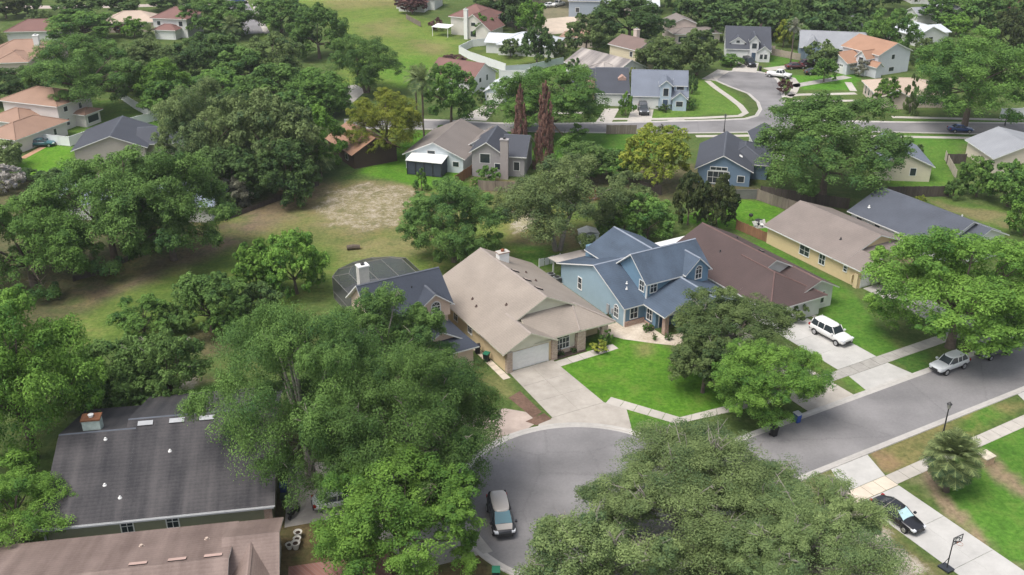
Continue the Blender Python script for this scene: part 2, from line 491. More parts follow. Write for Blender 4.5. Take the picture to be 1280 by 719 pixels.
# ------------------------------------------------------------------ near houses on the street grid
from mathutils import Matrix
S_TAUPE = shingle('shingle_taupe', (0.275, 0.236, 0.200), 0.2)
S_SLATE = shingle('shingle_slate', (0.040, 0.048, 0.066), 0.22)
S_BLUE = shingle('shingle_blue', (0.062, 0.086, 0.122), 0.28, 0.9, None, (1.0, 0.2, 0.3))
S_BROWN = shingle('shingle_maroon', (0.074, 0.050, 0.047), 0.2)
S_TAN = shingle('shingle_tan', (0.20, 0.168, 0.15), 0.2)
S_GREYB = shingle('shingle_greyblue', (0.074, 0.083, 0.104), 0.25)
S_OLD = shingle('shingle_old', (0.027, 0.027, 0.033), 0.3, 1.9, (0.078, 0.072, 0.074))
S_RUST = shingle('shingle_rust', (0.165, 0.118, 0.102), 0.24, 1.5, (0.245, 0.185, 0.162))
RIDGE_L = mat('ridge_light', (0.42, 0.38, 0.35), 0.85, 0.2, 0.15, 2)
RIDGE_B = mat('ridge_blue', (0.22, 0.25, 0.30), 0.85, 0.2, 0.15, 2)
RIDGE_S = mat('ridge_slate', (0.10, 0.11, 0.13), 0.85, 0.2, 0.15, 2)
RIDGE_T = mat('ridge_taupe', (0.31, 0.268, 0.24), 0.85, 0.2, 0.12, 2)
RIDGE_M = mat('ridge_maroon', (0.14, 0.09, 0.083), 0.85, 0.2, 0.15, 2)
CREAM = siding('stucco_cream', (0.62, 0.50, 0.31), 2.0)
PALECREAM = siding('siding_pale_cream', (0.66, 0.64, 0.52), 6)
BLUEW = siding('siding_blue', (0.15, 0.25, 0.345), 5)
BLUELIT = siding('siding_blue_lit', (0.27, 0.375, 0.44), 5)  # blue siding with the brighter light of the left side in its colour
PEACH = siding('siding_peach', (0.62, 0.48, 0.38), 5)
YELLOW = siding('stucco_yellow', (0.62, 0.485, 0.29), 2)
OLIVEW = siding('siding_olive', (0.26, 0.26, 0.18), 5)
WHITEW = siding('siding_white', (0.66, 0.66, 0.64), 5)
GREYW = siding('siding_grey', (0.33, 0.31, 0.31), 5)

def rebase(h, u0, v0, org=None, ang=A0):
    """parts were written in street coordinates: move the house origin to its own corner"""
    M = Matrix.Translation((-u0, -v0, 0))
    done = set()
    def rec(o):
        for c in o.children:
            if c.data and c.data.name not in done:
                c.data.transform(M); done.add(c.data.name)
            rec(c)
    rec(h.e)
    x, y = W(u0, v0) if org is None else (org[0] + u0 * cos(ang) - v0 * sin(ang), org[1] + u0 * sin(ang) + v0 * cos(ang))
    h.e.location = (x, y, 0)

# --- taupe-roofed cream house in the middle
h = House('cream_house', 'cream one storey house with taupe shingle roof, arched front window and white double garage', (0, 0), A0, CREAM, S_TAUPE, PALECREAM, ridge=RIDGE_T)
h.gable(-.6, 13.0, 2.9, 17.8, 2.7, 6.1, 'v', 6.2, .6, .45)
h.gable(-.6, 5.1, -.35, 4.2, 2.7, 4.12, 'v', 2.25, .6, .5)
zt = .16
h.slab([(2.9, -.4, 2.66), (8.8, -.4, 2.66), (9.75, 2.9, 4.48), (2.9, 2.9, 4.48)])
h.slab([(8.8, -.4, 2.66), (13.62, -.4, 2.55), (9.75, 2.9, 4.48)])
h.slab([(13.62, -.4, 2.55), (13.6, 2.5, 2.55), (9.78, 2.5, 4.46), (9.75, 2.85, 4.47)])
h.cap((8.8, -.4, 2.68), (9.75, 2.9, 4.5)); h.cap((13.62, -.4, 2.58), (9.75, 2.9, 4.5))
h.wall(5.1, 9.0, .35, 3.2, -.3, 2.6); h.wall(9.0, 13.0, 2.2, 3.2, -.3, 2.7)
h.done()
g_ = MB(); g_.prism([(2.95, 4.5), (9.45, 4.5), (6.2, 6.0)], 'v', 2.84, 2.885)
g_.prism([(-.5, 2.35), (5.0, 2.35), (5.0, 2.68), (2.25, 4.02), (-.5, 2.68)], 'v', -.40, -.352)
g_.box(5.72, 8.6, .30, .346, 0, 2.55)
h.part('gable_panel', g_, PALECREAM)
for u, v, w, d in ((-.3, -.45, .65, .5), (5.4, -.4, .65, .55), (9.1, -.05, 1.05, .6), (12.25, -.05, .7, .6)):
    h.post('brick_pier', u, v, w, d, -.1, 2.48, BRICKB)
b_ = MB(); b_.box(5.75, 8.55, .14, .298, -.1, .55); h.part('brick_base', b_, BRICKB)
h.garage('v-', -.40, 2.25, 4.7, 2.15)
h.window('v-', .30, 6.95, 1.25, 1.7, 1.25, arch=True, nx=4, nz=2)
h.window('u-', -.6, 8.0, 1.5, .9, 1.2); h.window('u-', -.6, 11.6, 1.5, .9, 1.2); h.window('u-', -.6, 15, 1.5, .9, 1.2)
h.door('v-', 2.2, 10.6)
h.chimney(7.3, 14.6, 1.35, .85, 4.9, 6.75, WHITE, BRICK, mat('rust_cap', (.22, .08, .045), .8, .2, .2))
vm = mat('tan_vent', (.36, .30, .26), .8, .2, .1)
for v in (10.6, 7.8, 5.2):
    h.boxvent(6.75, v, 5.99, .85, .55, .16, -.5, 0, vm)
for u, v in ((1.1, 10.6), (.75, 9.0), (2.9, 5.8), (8.7, 11.4), (8.4, 8.6)):
    h.pipe(u, v, (2.7 + .5 * (u + .6) if u < 6.2 else 6.1 - .5 * (u - 6.2)) + .16, .22, .09, mat('vent_brown', (.10, .07, .06), .8, .2, 0))

rebase(h, -.6, -.35)

# --- blue two storey house
h = House('blue_house', 'two storey blue house with blue grey shingle roofs and brick porch posts', (0, 0), A0, BLUEW, S_BLUE, TRIM, ridge=RIDGE_B)
h.gable(16.6, 20.4, 2.0, 16.0, 2.7, 5.5, 'u', 8.2, .5, .45)
h.gable(19.6, 28.3, 2.05, 7.75, 5.25, 7.55, 'u', 4.9, .5, .5)
h.gable(24.9, 28.28, 1.46, 5.0, 5.3, 6.85, 'v', 26.6, .35, .35, z0=3.6)
h.gable(19.9, 27.9, 7.4, 14.6, 4.5, 6.5, 'v', 23.9, .5, .45)
h.gable(19.4, 29.1, -2.1, 2.6, 2.75, 4.75, 'v', 24.25, .55, .45, wall=False)
h.hip(21.9, 28.8, -5.3, 2.0, 2.7, .42, 'v', True, False)
h.gable(23.2, 27.4, -4.7, -2.3, 2.95, 3.95, 'v', 25.3, .3, .35)
h.slab([(16.4, 16.3, 2.62), (27.6, 16.3, 2.62), (27.6, 18.8, 2.42), (16.4, 18.8, 2.42)], .12, 0)
h.wall(19.45, 28.9, -.2, 2.3, -.3, 2.8)
h.W.prism([(21.5, -.3), (28.9, -.3), (28.9, 2.72), (24.25, 4.68), (19.6, 2.75), (19.6, 2.4), (21.5, 2.4)], 'v', -2.0, -1.86)
h.wall(20.2, 28.0, 8, 16.0, -.3, 4.5)
h.done()
lan = MB(); lan.slab([(16.3, 16.32, 2.66), (27.7, 16.32, 2.66), (27.7, 18.85, 2.46), (16.3, 18.85, 2.46)], .03)
h.part('patio_cover', lan, mat('patio_tan', (.40, .36, .33), .8, .2, .15))
for u, v in ((17, 18.5), (20.5, 18.5), (24, 18.5), (27.2, 18.5)): h.post('porch_post', u, v, .15, .15, 0, 2.33, TRIM)
lw = MB(); lw.prism([(2.1, 0), (15.9, 0), (15.9, 2.6), (8.2, 5.3), (2.1, 2.66)], 'u', 16.56, 16.598); h.part('side_wall', lw, BLUELIT)  # thin panel painting the left wall lighter, as if lit more
for u, v in ((19.7, -1.75), (21.6, -1.95)): h.post('brick_pier', u, v, .55, .55, 0, 2.42, BRICK)
b_ = MB(); b_.box(16.62, 19.4, 1.82, 1.99, -.1, .62); b_.box(19.28, 19.44, -.1, 1.8, -.1, .3); h.part('brick_base', b_, BRICK)
for u in (22.3, 28.4): h.post('brick_pier', u, -5.365, .6, .11, 0, 2.3, BRICK)
h.window('u-', 16.56, 11.5, 1.75, .75, 1.5, nx=1); h.window('u-', 16.56, 3.6, 1.2, .8, 1.2, arch=True, nx=2)
h.window('v-', 2.0, 17.9, 1.55, 1.0, 1.4); h.window('u-', 19.44, .95, 1.45, .9, 1.5, nx=2)
h.window('u-', 19.6, 2.95, 4.25, .85, 1.25); h.window('v-', 2.05, 20.6, 4.2, .9, 1.25); h.window('v-', 1.46, 26.75, 4.8, .85, 1.2, arch=True)
c_ = MB()
for u, v in ((16.54, 1.98), (19.56, 2.0)): c_.box(u, u + .16, v - .02, v + .14, 0 if u < 17 else 2.9, 2.66 if u < 17 else 5.1)
c_.box(21.52, 21.7, -2.06, -1.95, 0, 2.6); c_.box(19.58, 28.95, -2.06, -2.005, 2.4, 2.62)
h.part('corner_board', c_, TRIM)
h.garage('v-', -5.3, 25.35, 4.9, 2.15); h.door('v-', -.2, 20.5, 1.0)
m_ = MB(); m_.box(16.42, 16.54, 5.0, 5.5, .5, 1.6); m_.box(16.44, 16.54, 4.2, 4.6, .8, 1.4); h.part('meter_box', m_, GREYM)
for u, v, z in ((18.6, 4.6, 3.98), (18.1, 3.9, 3.65)): h.pipe(u, v, z + .1, .3, .07, TRIM)
rebase(h, 16.5, 0)

# --- slate-roofed house left of the cream one
h = House('slate_house', 'peach sided house with dark slate shingle roof, white chimney and arched dormer window', (0, 0), A0, PEACH, S_SLATE, TRIM, ridge=RIDGE_S)
h.gable(-12.0, -3.0, 8.7, 15.0, 5.4, 8.0, 'u', 11.8, .5, .5)
h.gable(-6.9, -3.0, 8.1, 11.6, 5.42, 6.85, 'v', -4.9, .4, .4, z0=3.9)
h.gable(-9.4, -3.1, 3.9, 9.2, 2.7, 4.5, 'v', -6.25, .5, .45)
h.slab([(-9.9, 1.9, 2.72), (-2.6, 1.9, 2.72), (-3.3, 3.9, 3.4), (-9.2, 3.9, 3.4)])
h.wall(-9.4, -3.1, 2.4, 4.2, -.3, 2.7)
h.gable(-14.5, -9.5, 3.5, 13, 2.7, 4.2, 'v', -12, .5, .45)
h.done()
h.window('v-', 8.1, -4.75, 4.85, 1.0, 1.0, arch=True, nx=3, nz=3); h.window('v-', 2.4, -6.2, 1.4, 1.2, 1.4)
h.chimney(-11.3, 12.6, 1.15, .9, 5.5, 9.9, mat('chimney_bone', (.56, .54, .50), .7, .3, .12), WHITE, METALD)
h.pipe(-6.5, 10.5, 6.9, .3, .07)
rebase(h, -12, 2.4)

# --- maroon-brown roof house right of the blue one
h = House('maroon_roof_house', 'white house with dark maroon brown shingle roof behind the white SUV', (0, 0), A0, WHITEW, S_BROWN, TRIM, ridge=RIDGE_M)
h.gable(30.9, 41.9, -1.0, 12.2, 2.7, 5.4, 'v', 36.4, .6, .45)
h.gable(35.8, 41.9, -5.8, .2, 2.7, 4.0, 'v', 39.3, .6, .45)
h.hip(30.9, 38.9, -6.8, 2.6, 2.7, .50, 'v', True, False)
h.done()
pc = MB(); pc.slab([(30.6, 12.75, 2.9), (36.3, 12.75, 2.9), (36.3, 15.6, 2.62), (30.6, 15.6, 2.62)], .1)
h.part('patio_cover', pc, WHITE)
for u in (30.8, 33.4, 36.1): h.post('porch_post', u, 15.4, .12, .12, 0, 2.52, TRIM)
h.window('v-', -5.8, 40.0, 1.5, 1.1, 1.5); h.window('u-', 30.9, 6, 1.5, 1.0, 1.2); h.window('v-', -1.0, 38.2, 1.5, .9, 1.1, plain=True)
h.garage('v-', -6.8, 33.9, 4.9)
h.pipe(34.0, 6.0, 4.3, .3, .08); h.pipe(38.5, 8.0, 4.5, .3, .08); h.boxvent(37.6, 2.5, 4.98, .6, .5, .15, -.49, 0, vm)
rebase(h, 30.9, -6.8)

# --- yellow house
h = House('yellow_house', 'yellow stucco house with brown tan shingle roof and three side windows', (0, 0), A0, YELLOW, S_TAN, TRIM, ridge=S_TAN)
h.gable(48.5, 60.6, -1.0, 12.8, 2.7, 4.95, 'v', 54.5, .55, .45)
h.gable(48.5, 53.6, -4.1, .2, 2.7, 3.62, 'v', 51.05, .55, .4)
h.slab([(51.3, -3.2, 2.62), (61.1, -3.2, 2.62), (58.6, -.9, 3.7), (51.3, -.9, 3.7)])
h.wall(53.6, 60.4, -2.7, 0, -.3, 2.6)
h.done()
h.window('u-', 48.5, 5.6, 1.55, 1.7, 1.3, nx=2); h.window('u-', 48.5, 2.4, 1.5, .95, 1.35); h.window('u-', 48.5, -1.6, 1.75, .5, .7, nx=1, nz=2)
h.garage('v-', -4.1, 51.0, 4.4); h.pipe(51.2, 2.2, 3.85, .3, .09)
b_ = MB(); b_.box(48.2, 48.48, -4.0, -3.4, 0, 1.9); b_.box(48.15, 48.45, -3.1, -2.9, .6, 1.5); h.part('meter_box', b_, CREAM)
rebase(h, 48.5, -4.1)

# --- slate blue roof house beyond the yellow one
h = House('white_side_house', 'long white house with blue slate roof behind the yellow house', (0, 0), A0, WHITEW, S_GREYB, TRIM, ridge=RIDGE_S)
h.gable(62.8, 74.4, -4.0, 11.0, 2.7, 5.1, 'v', 68.6, .55, .45)
h.gable(66.2, 73.5, -6.0, -2.0, 3.0, 4.5, 'v', 69.8, .5, .4)
h.done()
for v in (9.5, 6.2, 2.4, -1.4): h.window('u-', 62.8, v, 1.6, .9, 1.1, plain=True)
h.pipe(64.2, 9.3, 3.5, .35, .1, WHITE); h.pipe(71.5, -.5, 3.9, .4, .1, WHITE)
rebase(h, 62.8, -4)

# --- two houses in the lower left
A7 = R(9.5); O7 = (-19.7, 67.1)
h = House('olive_house', 'olive sided house with weathered charcoal roof and rusty capped chimney', (0, 0), A7, OLIVEW, S_OLD, TRIM, ridge=RIDGE_S)
h.gable(-18.2, -12.6, .45, 17.5, 2.7, 5.4, 'u', 9.4, .45, .45)
h.gable(-12.6, -.35, .45, 19.0, 2.7, 5.72, 'u', 10.45, .45, .35)
h.done()
h.chimney(-16.0, 10.4, 1.5, 1.05, 4.0, 6.35, mat('chimney_verdigris', (.40, .47, .43), .7, .2, .2, 3), mat('rusty_iron', (.19, .085, .045), .85, .2, .35, 3), WHITE)
for u in (-11.4, -8.7, -6.1):
    h.boxvent(u, 9.75, 5.6, 1.3, .5, .16, 0, .3, mat('galvanised', (.36, .37, .385), .5, .4, .1))
for u, v in ((-9.0, 6.5), (-14.0, 3.6), (-12.6, 2.2), (-14.6, 8.4)):
    h.pipe(u, v, 2.7 + .3 * (v - .45) + .16, .2, .08, WHITE)
for u in (-12.0, -8.4): h.window('v-', .45, u, 1.8, .9, 1.2)
b_ = MB(); b_.box(-1.0, -.34, .28, .44, -.1, 2.55); h.part('brick_pier', b_, BRICK)
gt = MB(); gt.box(-18.5, -.1, -.14, -.03, 2.5, 2.64); h.part('gutter', gt, GREYM)
gp = MB(); gp.box(-19.2, -18.2, .2, .4, 2.35, 2.5); gp.box(-18.45, -18.3, .25, .4, 0, 2.35); h.part('downpipe', gp, GREYM)
rebase(h, -18.2, .45, O7, A7)

h = House('rust_roof_house', 'house with faded rust brown shingle roof at the lower left corner', (0, 0), A7, WHITEW, S_RUST, TRIM, ridge=S_RUST)
h.gable(-21.0, -3.2, -14.6, -2.0, 2.65, 4.5, 'u', -8.3, .5, .4)
h.gable(-3.2, .35, -9.2, -2.0, 2.65, 4.2, 'u', -5.6, .5, .4)
h.gable(-2.9, .1, -14, -6, 2.8, 3.95, 'v', -1.4, .4, .4)
h.done()
for u in (-9.4, -6.6, -4.0): h.boxvent(u, -7.75, 4.45, 1.3, .45, .14, 0, -.29, mat('pink_vent', (.45, .32, .28), .8, .2, .1))
for u in (-9.8, -4.9): h.pipe(u, -4.6, 3.5, .25, .13, mat('vent_tan', (.45, .36, .30), .8, .2, 0))
h.window('u+', .35, -5.5, 1.6, 1.0, 1.2, plain=True)
rebase(h, -21, -2, O7, A7)

# ------------------------------------------------------------------ houses further away: own frame each
RM = {}
def rm(name, col, var=.16):
    return shingle('shingle_' + name, col, var)
R_GREY = rm('warm_grey', (.19, .165, .15)); R_DARK = rm('charcoal', (.055, .06, .075)); R_RED = rm('red', (.18, .095, .082)); R_SAL = rm('salmon', (.285, .18, .13))
R_PALE = rm('pale', (.50, .53, .56)); R_ORANGE = rm('orange', (.33, .19, .125)); R_SAND = rm('sand', (.44, .35, .28)); R_BRN = rm('russet', (.27, .155, .10)); R_GB = rm('grey_blue', (.15, .17, .21)); R_LG = rm('light_grey', (.26, .27, .29))
BROWNW = siding('siding_brown', (.075, .05, .04), 4); PINKW = siding('stucco_pink', (.60, .50, .44), 2); BLUEG = siding('siding_slate_blue', (.15, .22, .30), 5)
SCREEN = mat('screen_mesh', (.05, .06, .08), .7, .2, .1)

def far(name, label, org, ang, wall, roof, spec, ridge=None, trim=None):
    h = House(name, label, org, R(ang), wall, roof, trim, ridge=ridge)
    for s in spec:
        k, a = s[0], s[1:]
        if k == 'g': h.gable(*a)
        elif k == 'h': h.hip(*a)
        elif k == 's': h.slab(*a)
        elif k == 'w': h.wall(*a)
    h.done()
    for s in spec:
        k, a = s[0], s[1:]
        if k == 'win':
            for q in a[2]: h.window(a[0], a[1], *q, plain=True)
        elif k == 'gar': h.garage(*a)
        elif k == 'door': h.door(*a)
        elif k == 'ch': h.chimney(*a)
        elif k == 'vent': h.boxvent(*a)
        elif k == 'pipe': h.pipe(*a)
    return h

h = far('white_gable_house', 'white gabled house with warm grey roof and screened back porch', (-17.9, 161.3), -16, siding('siding_bluewhite', (.56, .61, .64), 5), R_GREY,
    [('g', 0, 10.2, 0, 14, 2.6, 4.9, 'v', None, .45, .4), ('g', 8.5, 14, 6, 13, 2.6, 4.3, 'v', None, .4, .4), ('win', 'v-', 0, [(8.9, 1.5, 1.0, .8), (4.6, 3.2, 1.3, .5), (1.2, 1.5, .8, .9)])])
p = MB(); p.slab([(1.2, 0, 2.95), (7.6, 0, 2.95), (7.6, -3.2, 2.55), (1.2, -3.2, 2.55)], .1); h.part('porch_roof', p, WHITE)
q = MB(); q.box(1.4, 7.4, -3.0, -2.96, .1, 2.4); q.box(1.4, 1.44, -2.95, -.02, .1, 2.6); q.box(7.36, 7.4, -2.95, -.02, .1, 2.6); h.part('porch_screen', q, SCREEN)
for u in (1.4, 2.9, 4.4, 5.9, 7.4): h.post('porch_post', u, -3.05, .1, .08, 0, 2.45, METALD)
h = far('grey_chimney_house', 'grey house with tall chimney and charcoal roof beside the white gabled house', (-6.6, 157.2), -10, GREYW, R_DARK,
    [('g', 0, 4.9, 0, 9, 4.3, 5.9, 'v', 2.5, .4, .4), ('g', 4.9, 8.6, 1.0, 9, 3.6, 5.8, 'u', None, .4, .4), ('win', 'v-', 0, [(2.2, 3.2, 1.6, 1.5), (4.3, 1.9, .9, 1.0)]), ('win', 'v-', 1.0, [(7.3, 1.8, .9, 1.4)])], ridge=RIDGE_S)
h.chimney(5.5, -.3, 1.3, .8, -.2, 6.6, siding('chimney_grey', (.36, .32, .31), 5), GREYW, METALD)
far('brown_house', 'dark brown wooden house with russet roof and one skylight', (-26.6, 160.8), 32, BROWNW, R_BRN,
    [('g', 0, 8, 0, 11, 2.6, 4.7, 'v', 4, .5, .4), ('vent', 1.5, 4, 3.4, .6, 1.2, .12, .52, 0, WHITE), ('win', 'u-', 0, [(3, 1.4, 1.0, 1.0)])], ridge=R_BRN, trim=BROWNW)
h = far('slate_blue_house', 'slate blue house with wide arched grid window facing its back yard', (30.0, 153.8), -13, BLUEG, R_DARK,
    [('g', 0, 8.3, 0, 13, 2.7, 4.9, 'v', 3.9, .5, .4), ('h', 3.5, 11, 4, 14, 2.7, .42), ('vent', 6.6, 4, 3.7, .5, 1.0, .1, -.5, 0, WHITE), ('win', 'v-', 0, [(6.9, 1.2, 1.0, 1.0)])], ridge=RIDGE_S)
h.window('v-', 0, 3.3, 1.25, 3.3, 1.9, nx=4, nz=2); h.window('v-', 0, 3.3, 2.7, 2.6, .5, nx=3, nz=1)
far('blue_white_house', 'pale blue two storey house with entry tower facing the far street', (24.3, 198.6), -6, siding('siding_ice_blue', (.42, .50, .58), 5), R_GB,
    [('g', 0, 10.9, 0, 9.5, 2.7, 6.3, 'u', 6.4, .4, .35), ('g', 5.5, 7.7, -.5, 4, 5.0, 5.9, 'v', None, .35, .3), ('g', 8.0, 10.8, -1.0, 2, 2.5, 3.7, 'v', None, .3, .3), ('g', 8.3, 10.8, 1.2, 5, 4.6, 5.4, 'u', None, .3, .2),
     ('gar', 'v-', 0, 2.7, 4.9, 2.15), ('win', 'v-', -.5, [(6.6, 3.6, 1.0, 1.5)]), ('win', 'v-', -1.0, [(9.4, 1.4, 1.3, 1.0)]), ('win', 'v-', 1.2, [(9.5, 4.1, 1.4, .7)]), ('door', 'v-', -.5, 6.6)])
h = far('brick_end_house', 'charcoal roofed house with brick chimney wall beside the pale blue house', (17.3, 199.8), -3, siding('siding_lilac', (.46, .48, .52), 5), R_DARK,
    [('g', 0, 6.3, .6, 13, 2.7, 5.8, 'u', 9, .4, .35), ('g', -5, 0, 4.5, 13, 2.7, 5.6, 'u', 9, .4, .3), ('gar', 'v-', .6, 2.4, 4.6, 2.1)], ridge=RIDGE_S)
for u0, u1, v0, v1, z in ((4.3, 6.0, 4.6, 6.6, 5.2), (-2.2, -.5, 3.6, 6.4, 4.6)):
    q = MB(); q.prism([(u0, .5), (u1, .5), (u1, z - .5), ((u0 + u1) / 2, z), (u0, z - .5)], 'v', v0, v1); h.part('brick_gable', q, brick('red_brick', (.30, .11, .07), (.38, .18, .12)))
far('striped_roof_house', 'house with grey roof streaked in pale bands behind the brick ended house', (12.4, 228.3), -51, WHITEW, shingle('shingle_streaked', (.20, .18, .175), .15, 3.0, (.40, .36, .33), (.9, .05, .05)),
    [('g', 0, 15.5, 0, 10, 2.7, 5.0, 'u', None, .5, .4), ('h', 8, 15, -2.5, 4, 2.7, .5, 'v'), ('win', 'u-', 0, [(3, 1.5, .9, 1.1), (7, 1.5, .9, 1.1)])])
h = far('tall_cream_house', 'tall cream house with brown roof and square chimney among far trees', (23.0, 236.5), -52, siding('stucco_sand', (.60, .53, .38), 2), rm('cocoa', (.17, .12, .105)),
    [('g', 0, 9, 0, 8, 5.0, 6.6, 'u', None, .4, .35), ('g', 7, 10.5, 1, 7, 2.7, 3.8, 'u'), ('win', 'v-', 0, [(7.2, 3.8, .8, 1.1)])])
h.chimney(3.6, 5, 1.1, 1.0, 5, 8.2, PINKW, PINKW)
far('white_slate_house', 'white two storey house with slate roof at the end of the far cul-de-sac', (51.6, 241.5), -8, siding('siding_bright', (.62, .62, .62), 5), R_DARK,
    [('g', 0, 10.2, 0, 10, 2.9, 6.8, 'u', 6.4, .4, .35), ('g', 5.4, 7.4, -.5, 5, 4.9, 6.0, 'v', None, .3, .3), ('g', 7.3, 10.2, -1, 2, 2.6, 3.7, 'v', None, .3, .3), ('g', 1.0, 4.2, 1.0, 6, 4.2, 5.3, 'v', None, .3, .2),
     ('gar', 'v-', 0, 2.6, 4.6, 2.1), ('win', 'v-', -.5, [(6.4, 3.7, 1.1, 1.2)]), ('win', 'v-', -1.0, [(8.2, 1.3, .7, 1.1), (9.2, 1.3, .7, 1.1)]), ('win', 'v-', 1.0, [(2.6, 4.3, .8, .6)]), ('door', 'v-', -.5, 6.4)], ridge=RIDGE_S)
far('grey_blue_house', 'long grey blue house with grey roof left of the orange roofed house', (69.6, 242.0), -12, siding('siding_steel', (.22, .28, .34), 5), R_LG,
    [('g', 0, 15, 1, 11, 2.9, 5.8, 'u', None, .4, .4), ('g', 1.0, 4.5, -1.5, 6, 3.4, 5.2, 'v', None, .35, .3), ('win', 'v-', -1.5, [(2.7, 1.5, 1.3, 1.2)]), ('vent', 10, 3, 3.9, 1.0, .6, .1, 0, .5, WHITE)])
far('orange_roof_house', 'white two storey house with orange tile coloured roof near the far cul-de-sac', (82.6, 225.5), 28, siding('siding_cool_white', (.58, .60, .63), 5), R_ORANGE,
    [('g', 0, 10, 0, 11, 4.8, 6.9, 'v', None, .4, .4), ('g', -5.2, 0, 4, 11, 2.7, 4.4, 'u', None, .4, .35), ('g', -2.5, 1, 1.2, 4.2, 4.0, 5.4, 'u', None, .3, .3), ('g', -1.8, 0, -1.5, 2, 2.6, 3.4, 'v', None, .3, .3),
     ('gar', 'u-', -5.2, 7.5, 4.6, 2.1, None, True), ('win', 'u-', -2.5, [(2.7, 3.2, 1.2, 1.6)]), ('win', 'v-', 0, [(4.6, 3.9, .9, 1.0), (4.6, 1.1, 1.5, .9)])])
far('tan_hip_house', 'tan hip roofed house on the corner across the far street', (74.1, 199.8), -4, PINKW, R_SAND,
    [('h', 0, 14, 0, 10.5, 2.7, .36, 'u'), ('g', 1, 5.5, -1.5, 4, 2.7, 3.9, 'v'), ('win', 'v-', 0, [(9, 1.4, 1.4, 1.1), (12, 1.4, 1.0, 1.1)]), ('win', 'u-', 0, [(3, 1.4, 1.0, 1.2), (6, 1.4, 1.0, 1.2), (8.5, 1.3, .9, 1.6)])])
far('pale_roof_cottage', 'white cottage with pale grey blue roof among the upper right trees', (103, 257), 20, WHITEW, R_PALE,
    [('g', 0, 9, 0, 11, 2.6, 4.6, 'v', None, .4, .4), ('g', 7, 12, 2, 10, 2.5, 3.6, 'u'), ('win', 'v-', 0, [(4.5, 1.5, 1.3, 1.0)])])
far('red_roof_house', 'white gabled house with dull red roof and two skylights beside a pale garage', (-8.6, 208.7), 60, WHITEW, R_RED,
    [('g', 0, 10, 0, 11, 3.0, 5.7, 'v', None, .4, .4), ('vent', 1.6, 4.0, 4.0, .7, 1.5, .12, .54, 0, WHITE), ('vent', 2.6, 8.0, 4.5, .7, 1.2, .12, .54, 0, WHITE), ('win', 'v-', 0, [(3.6, 2.5, .8, .9), (6.4, 2.5, .6, 1.2)])], ridge=R_RED)
far('pale_blue_garage', 'small pale blue gabled garage beside the red roofed house', (-5.6, 202.6), -14, siding('siding_powder', (.50, .56, .60), 5), R_PALE,
    [('g', 0, 4.4, 0, 9, 2.5, 3.6, 'v', None, .35, .3), ('gar', 'v-', 0, 2.2, 3.4, 2.1)])
far('white_roof_house', 'low white house with pale metal grey roof inside the white fence loop', (-3.4, 247.2), -14, WHITEW, R_PALE,
    [('h', 0, 14, 0, 10, 2.7, .4, 'u'), ('g', -3.5, 2.5, 1.5, 10, 2.7, 4.0, 'u'), ('win', 'v-', 0, [(1.2, 1.4, .9, 1.1), (3.6, 1.4, .9, 1.1), (11, 1.4, 1.0, 1.1)])])
h = far('red_top_house', 'two storey white house with red hip roof at the far edge of the field', (-15.4, 269.5), -25, siding('stucco_bone', (.60, .57, .52), 2), R_RED,
    [('h', -2, 8, 2, 12, 4.9, .5, 'v'), ('g', 4, 9, -1.5, 8, 4.6, 6.4, 'v', None, .35, .35), ('g', 8, 12, -3, 5, 3.2, 4.8, 'v'), ('win', 'v-', -1.5, [(6.5, 1.4, 1.6, 1.4), (6.5, 3.9, 1.2, .9)])])
h.chimney(4.6, -1.9, 1.0, .7, 0, 7.6, WHITE, WHITE)
p = MB(); p.slab([(-5.5, 1, 2.8), (-.5, 1, 2.8), (-.5, -2.5, 2.5), (-5.5, -2.5, 2.5)], .1); h.part('porch_roof', p, WHITE)
for u in (-5.3, -.7): h.post('porch_post', u, -2.3, .12, .12, 0, 2.4, TRIM)
far('red_white_house', 'white two storey house with red hip roof near the top left street', (-95, 269), -10, WHITEW, R_RED,
    [('h', 0, 9.5, 0, 9, 5.0, .45, 'u'), ('h', 1.8, 7.5, -3, 1, 2.6, .45, 'u'), ('win', 'v-', 0, [(7.8, 3.6, 1.0, 1.2), (1.6, 3.6, .9, 1.0)]), ('gar', 'v-', -3, 4.6, 4.6, 2.1)])
far('tan_roof_house', 'low house with sandy tan roof beside the red and white house', (-110, 274), 8, PINKW, R_SAND, [('h', 0, 13.5, 0, 9, 2.7, .45, 'u'), ('win', 'v-', 0, [(3, 1.4, 1.2, 1.0), (9, 1.4, 1.2, 1.0)])])
far('salmon_house', 'pink house with salmon roof at the left edge behind its grey patio roof', (-122, 229), 10, PINKW, R_SAL,
    [('h', 0, 16, 2, 14, 2.8, .45, 'u'), ('h', 4, 11, -3, 6, 2.8, .4, 'v'), ('ch', 11.5, 6, 1.2, 1.2, 4, 6.8, WHITE, WHITE)])
far('grey_porch_house', 'low house with pale red roof in the top left corner', (-131, 262), 5, WHITEW, R_RED, [('h', 0, 14, 0, 9, 2.8, .45, 'u')])
h = far('peach_roof_house', 'white two storey house with peach tile coloured roof at the left edge', (-95, 186), -20, siding('stucco_ivory', (.60, .57, .54), 2), R_SAL,
    [('h', -2, 11, 0, 9, 5.0, .38, 'u'), ('h', 6.2, 13.4, -13.2, -1, 2.7, .42, 'v'), ('h', -1, 6.5, -5, 2, 2.7, .4, 'u'), ('h', 10.8, 13.4, 4, 8, 2.5, .3, 'u'),
     ('win', 'u+', 11, [(2.0, 1.4, .7, 1.2), (5.8, 3.6, .7, 1.0), (2.0, 3.9, .9, .9)]), ('win', 'u+', 13.4, [(-4, 1.4, .6, 1.1), (6, 1.3, 2.8, 1.3)])])
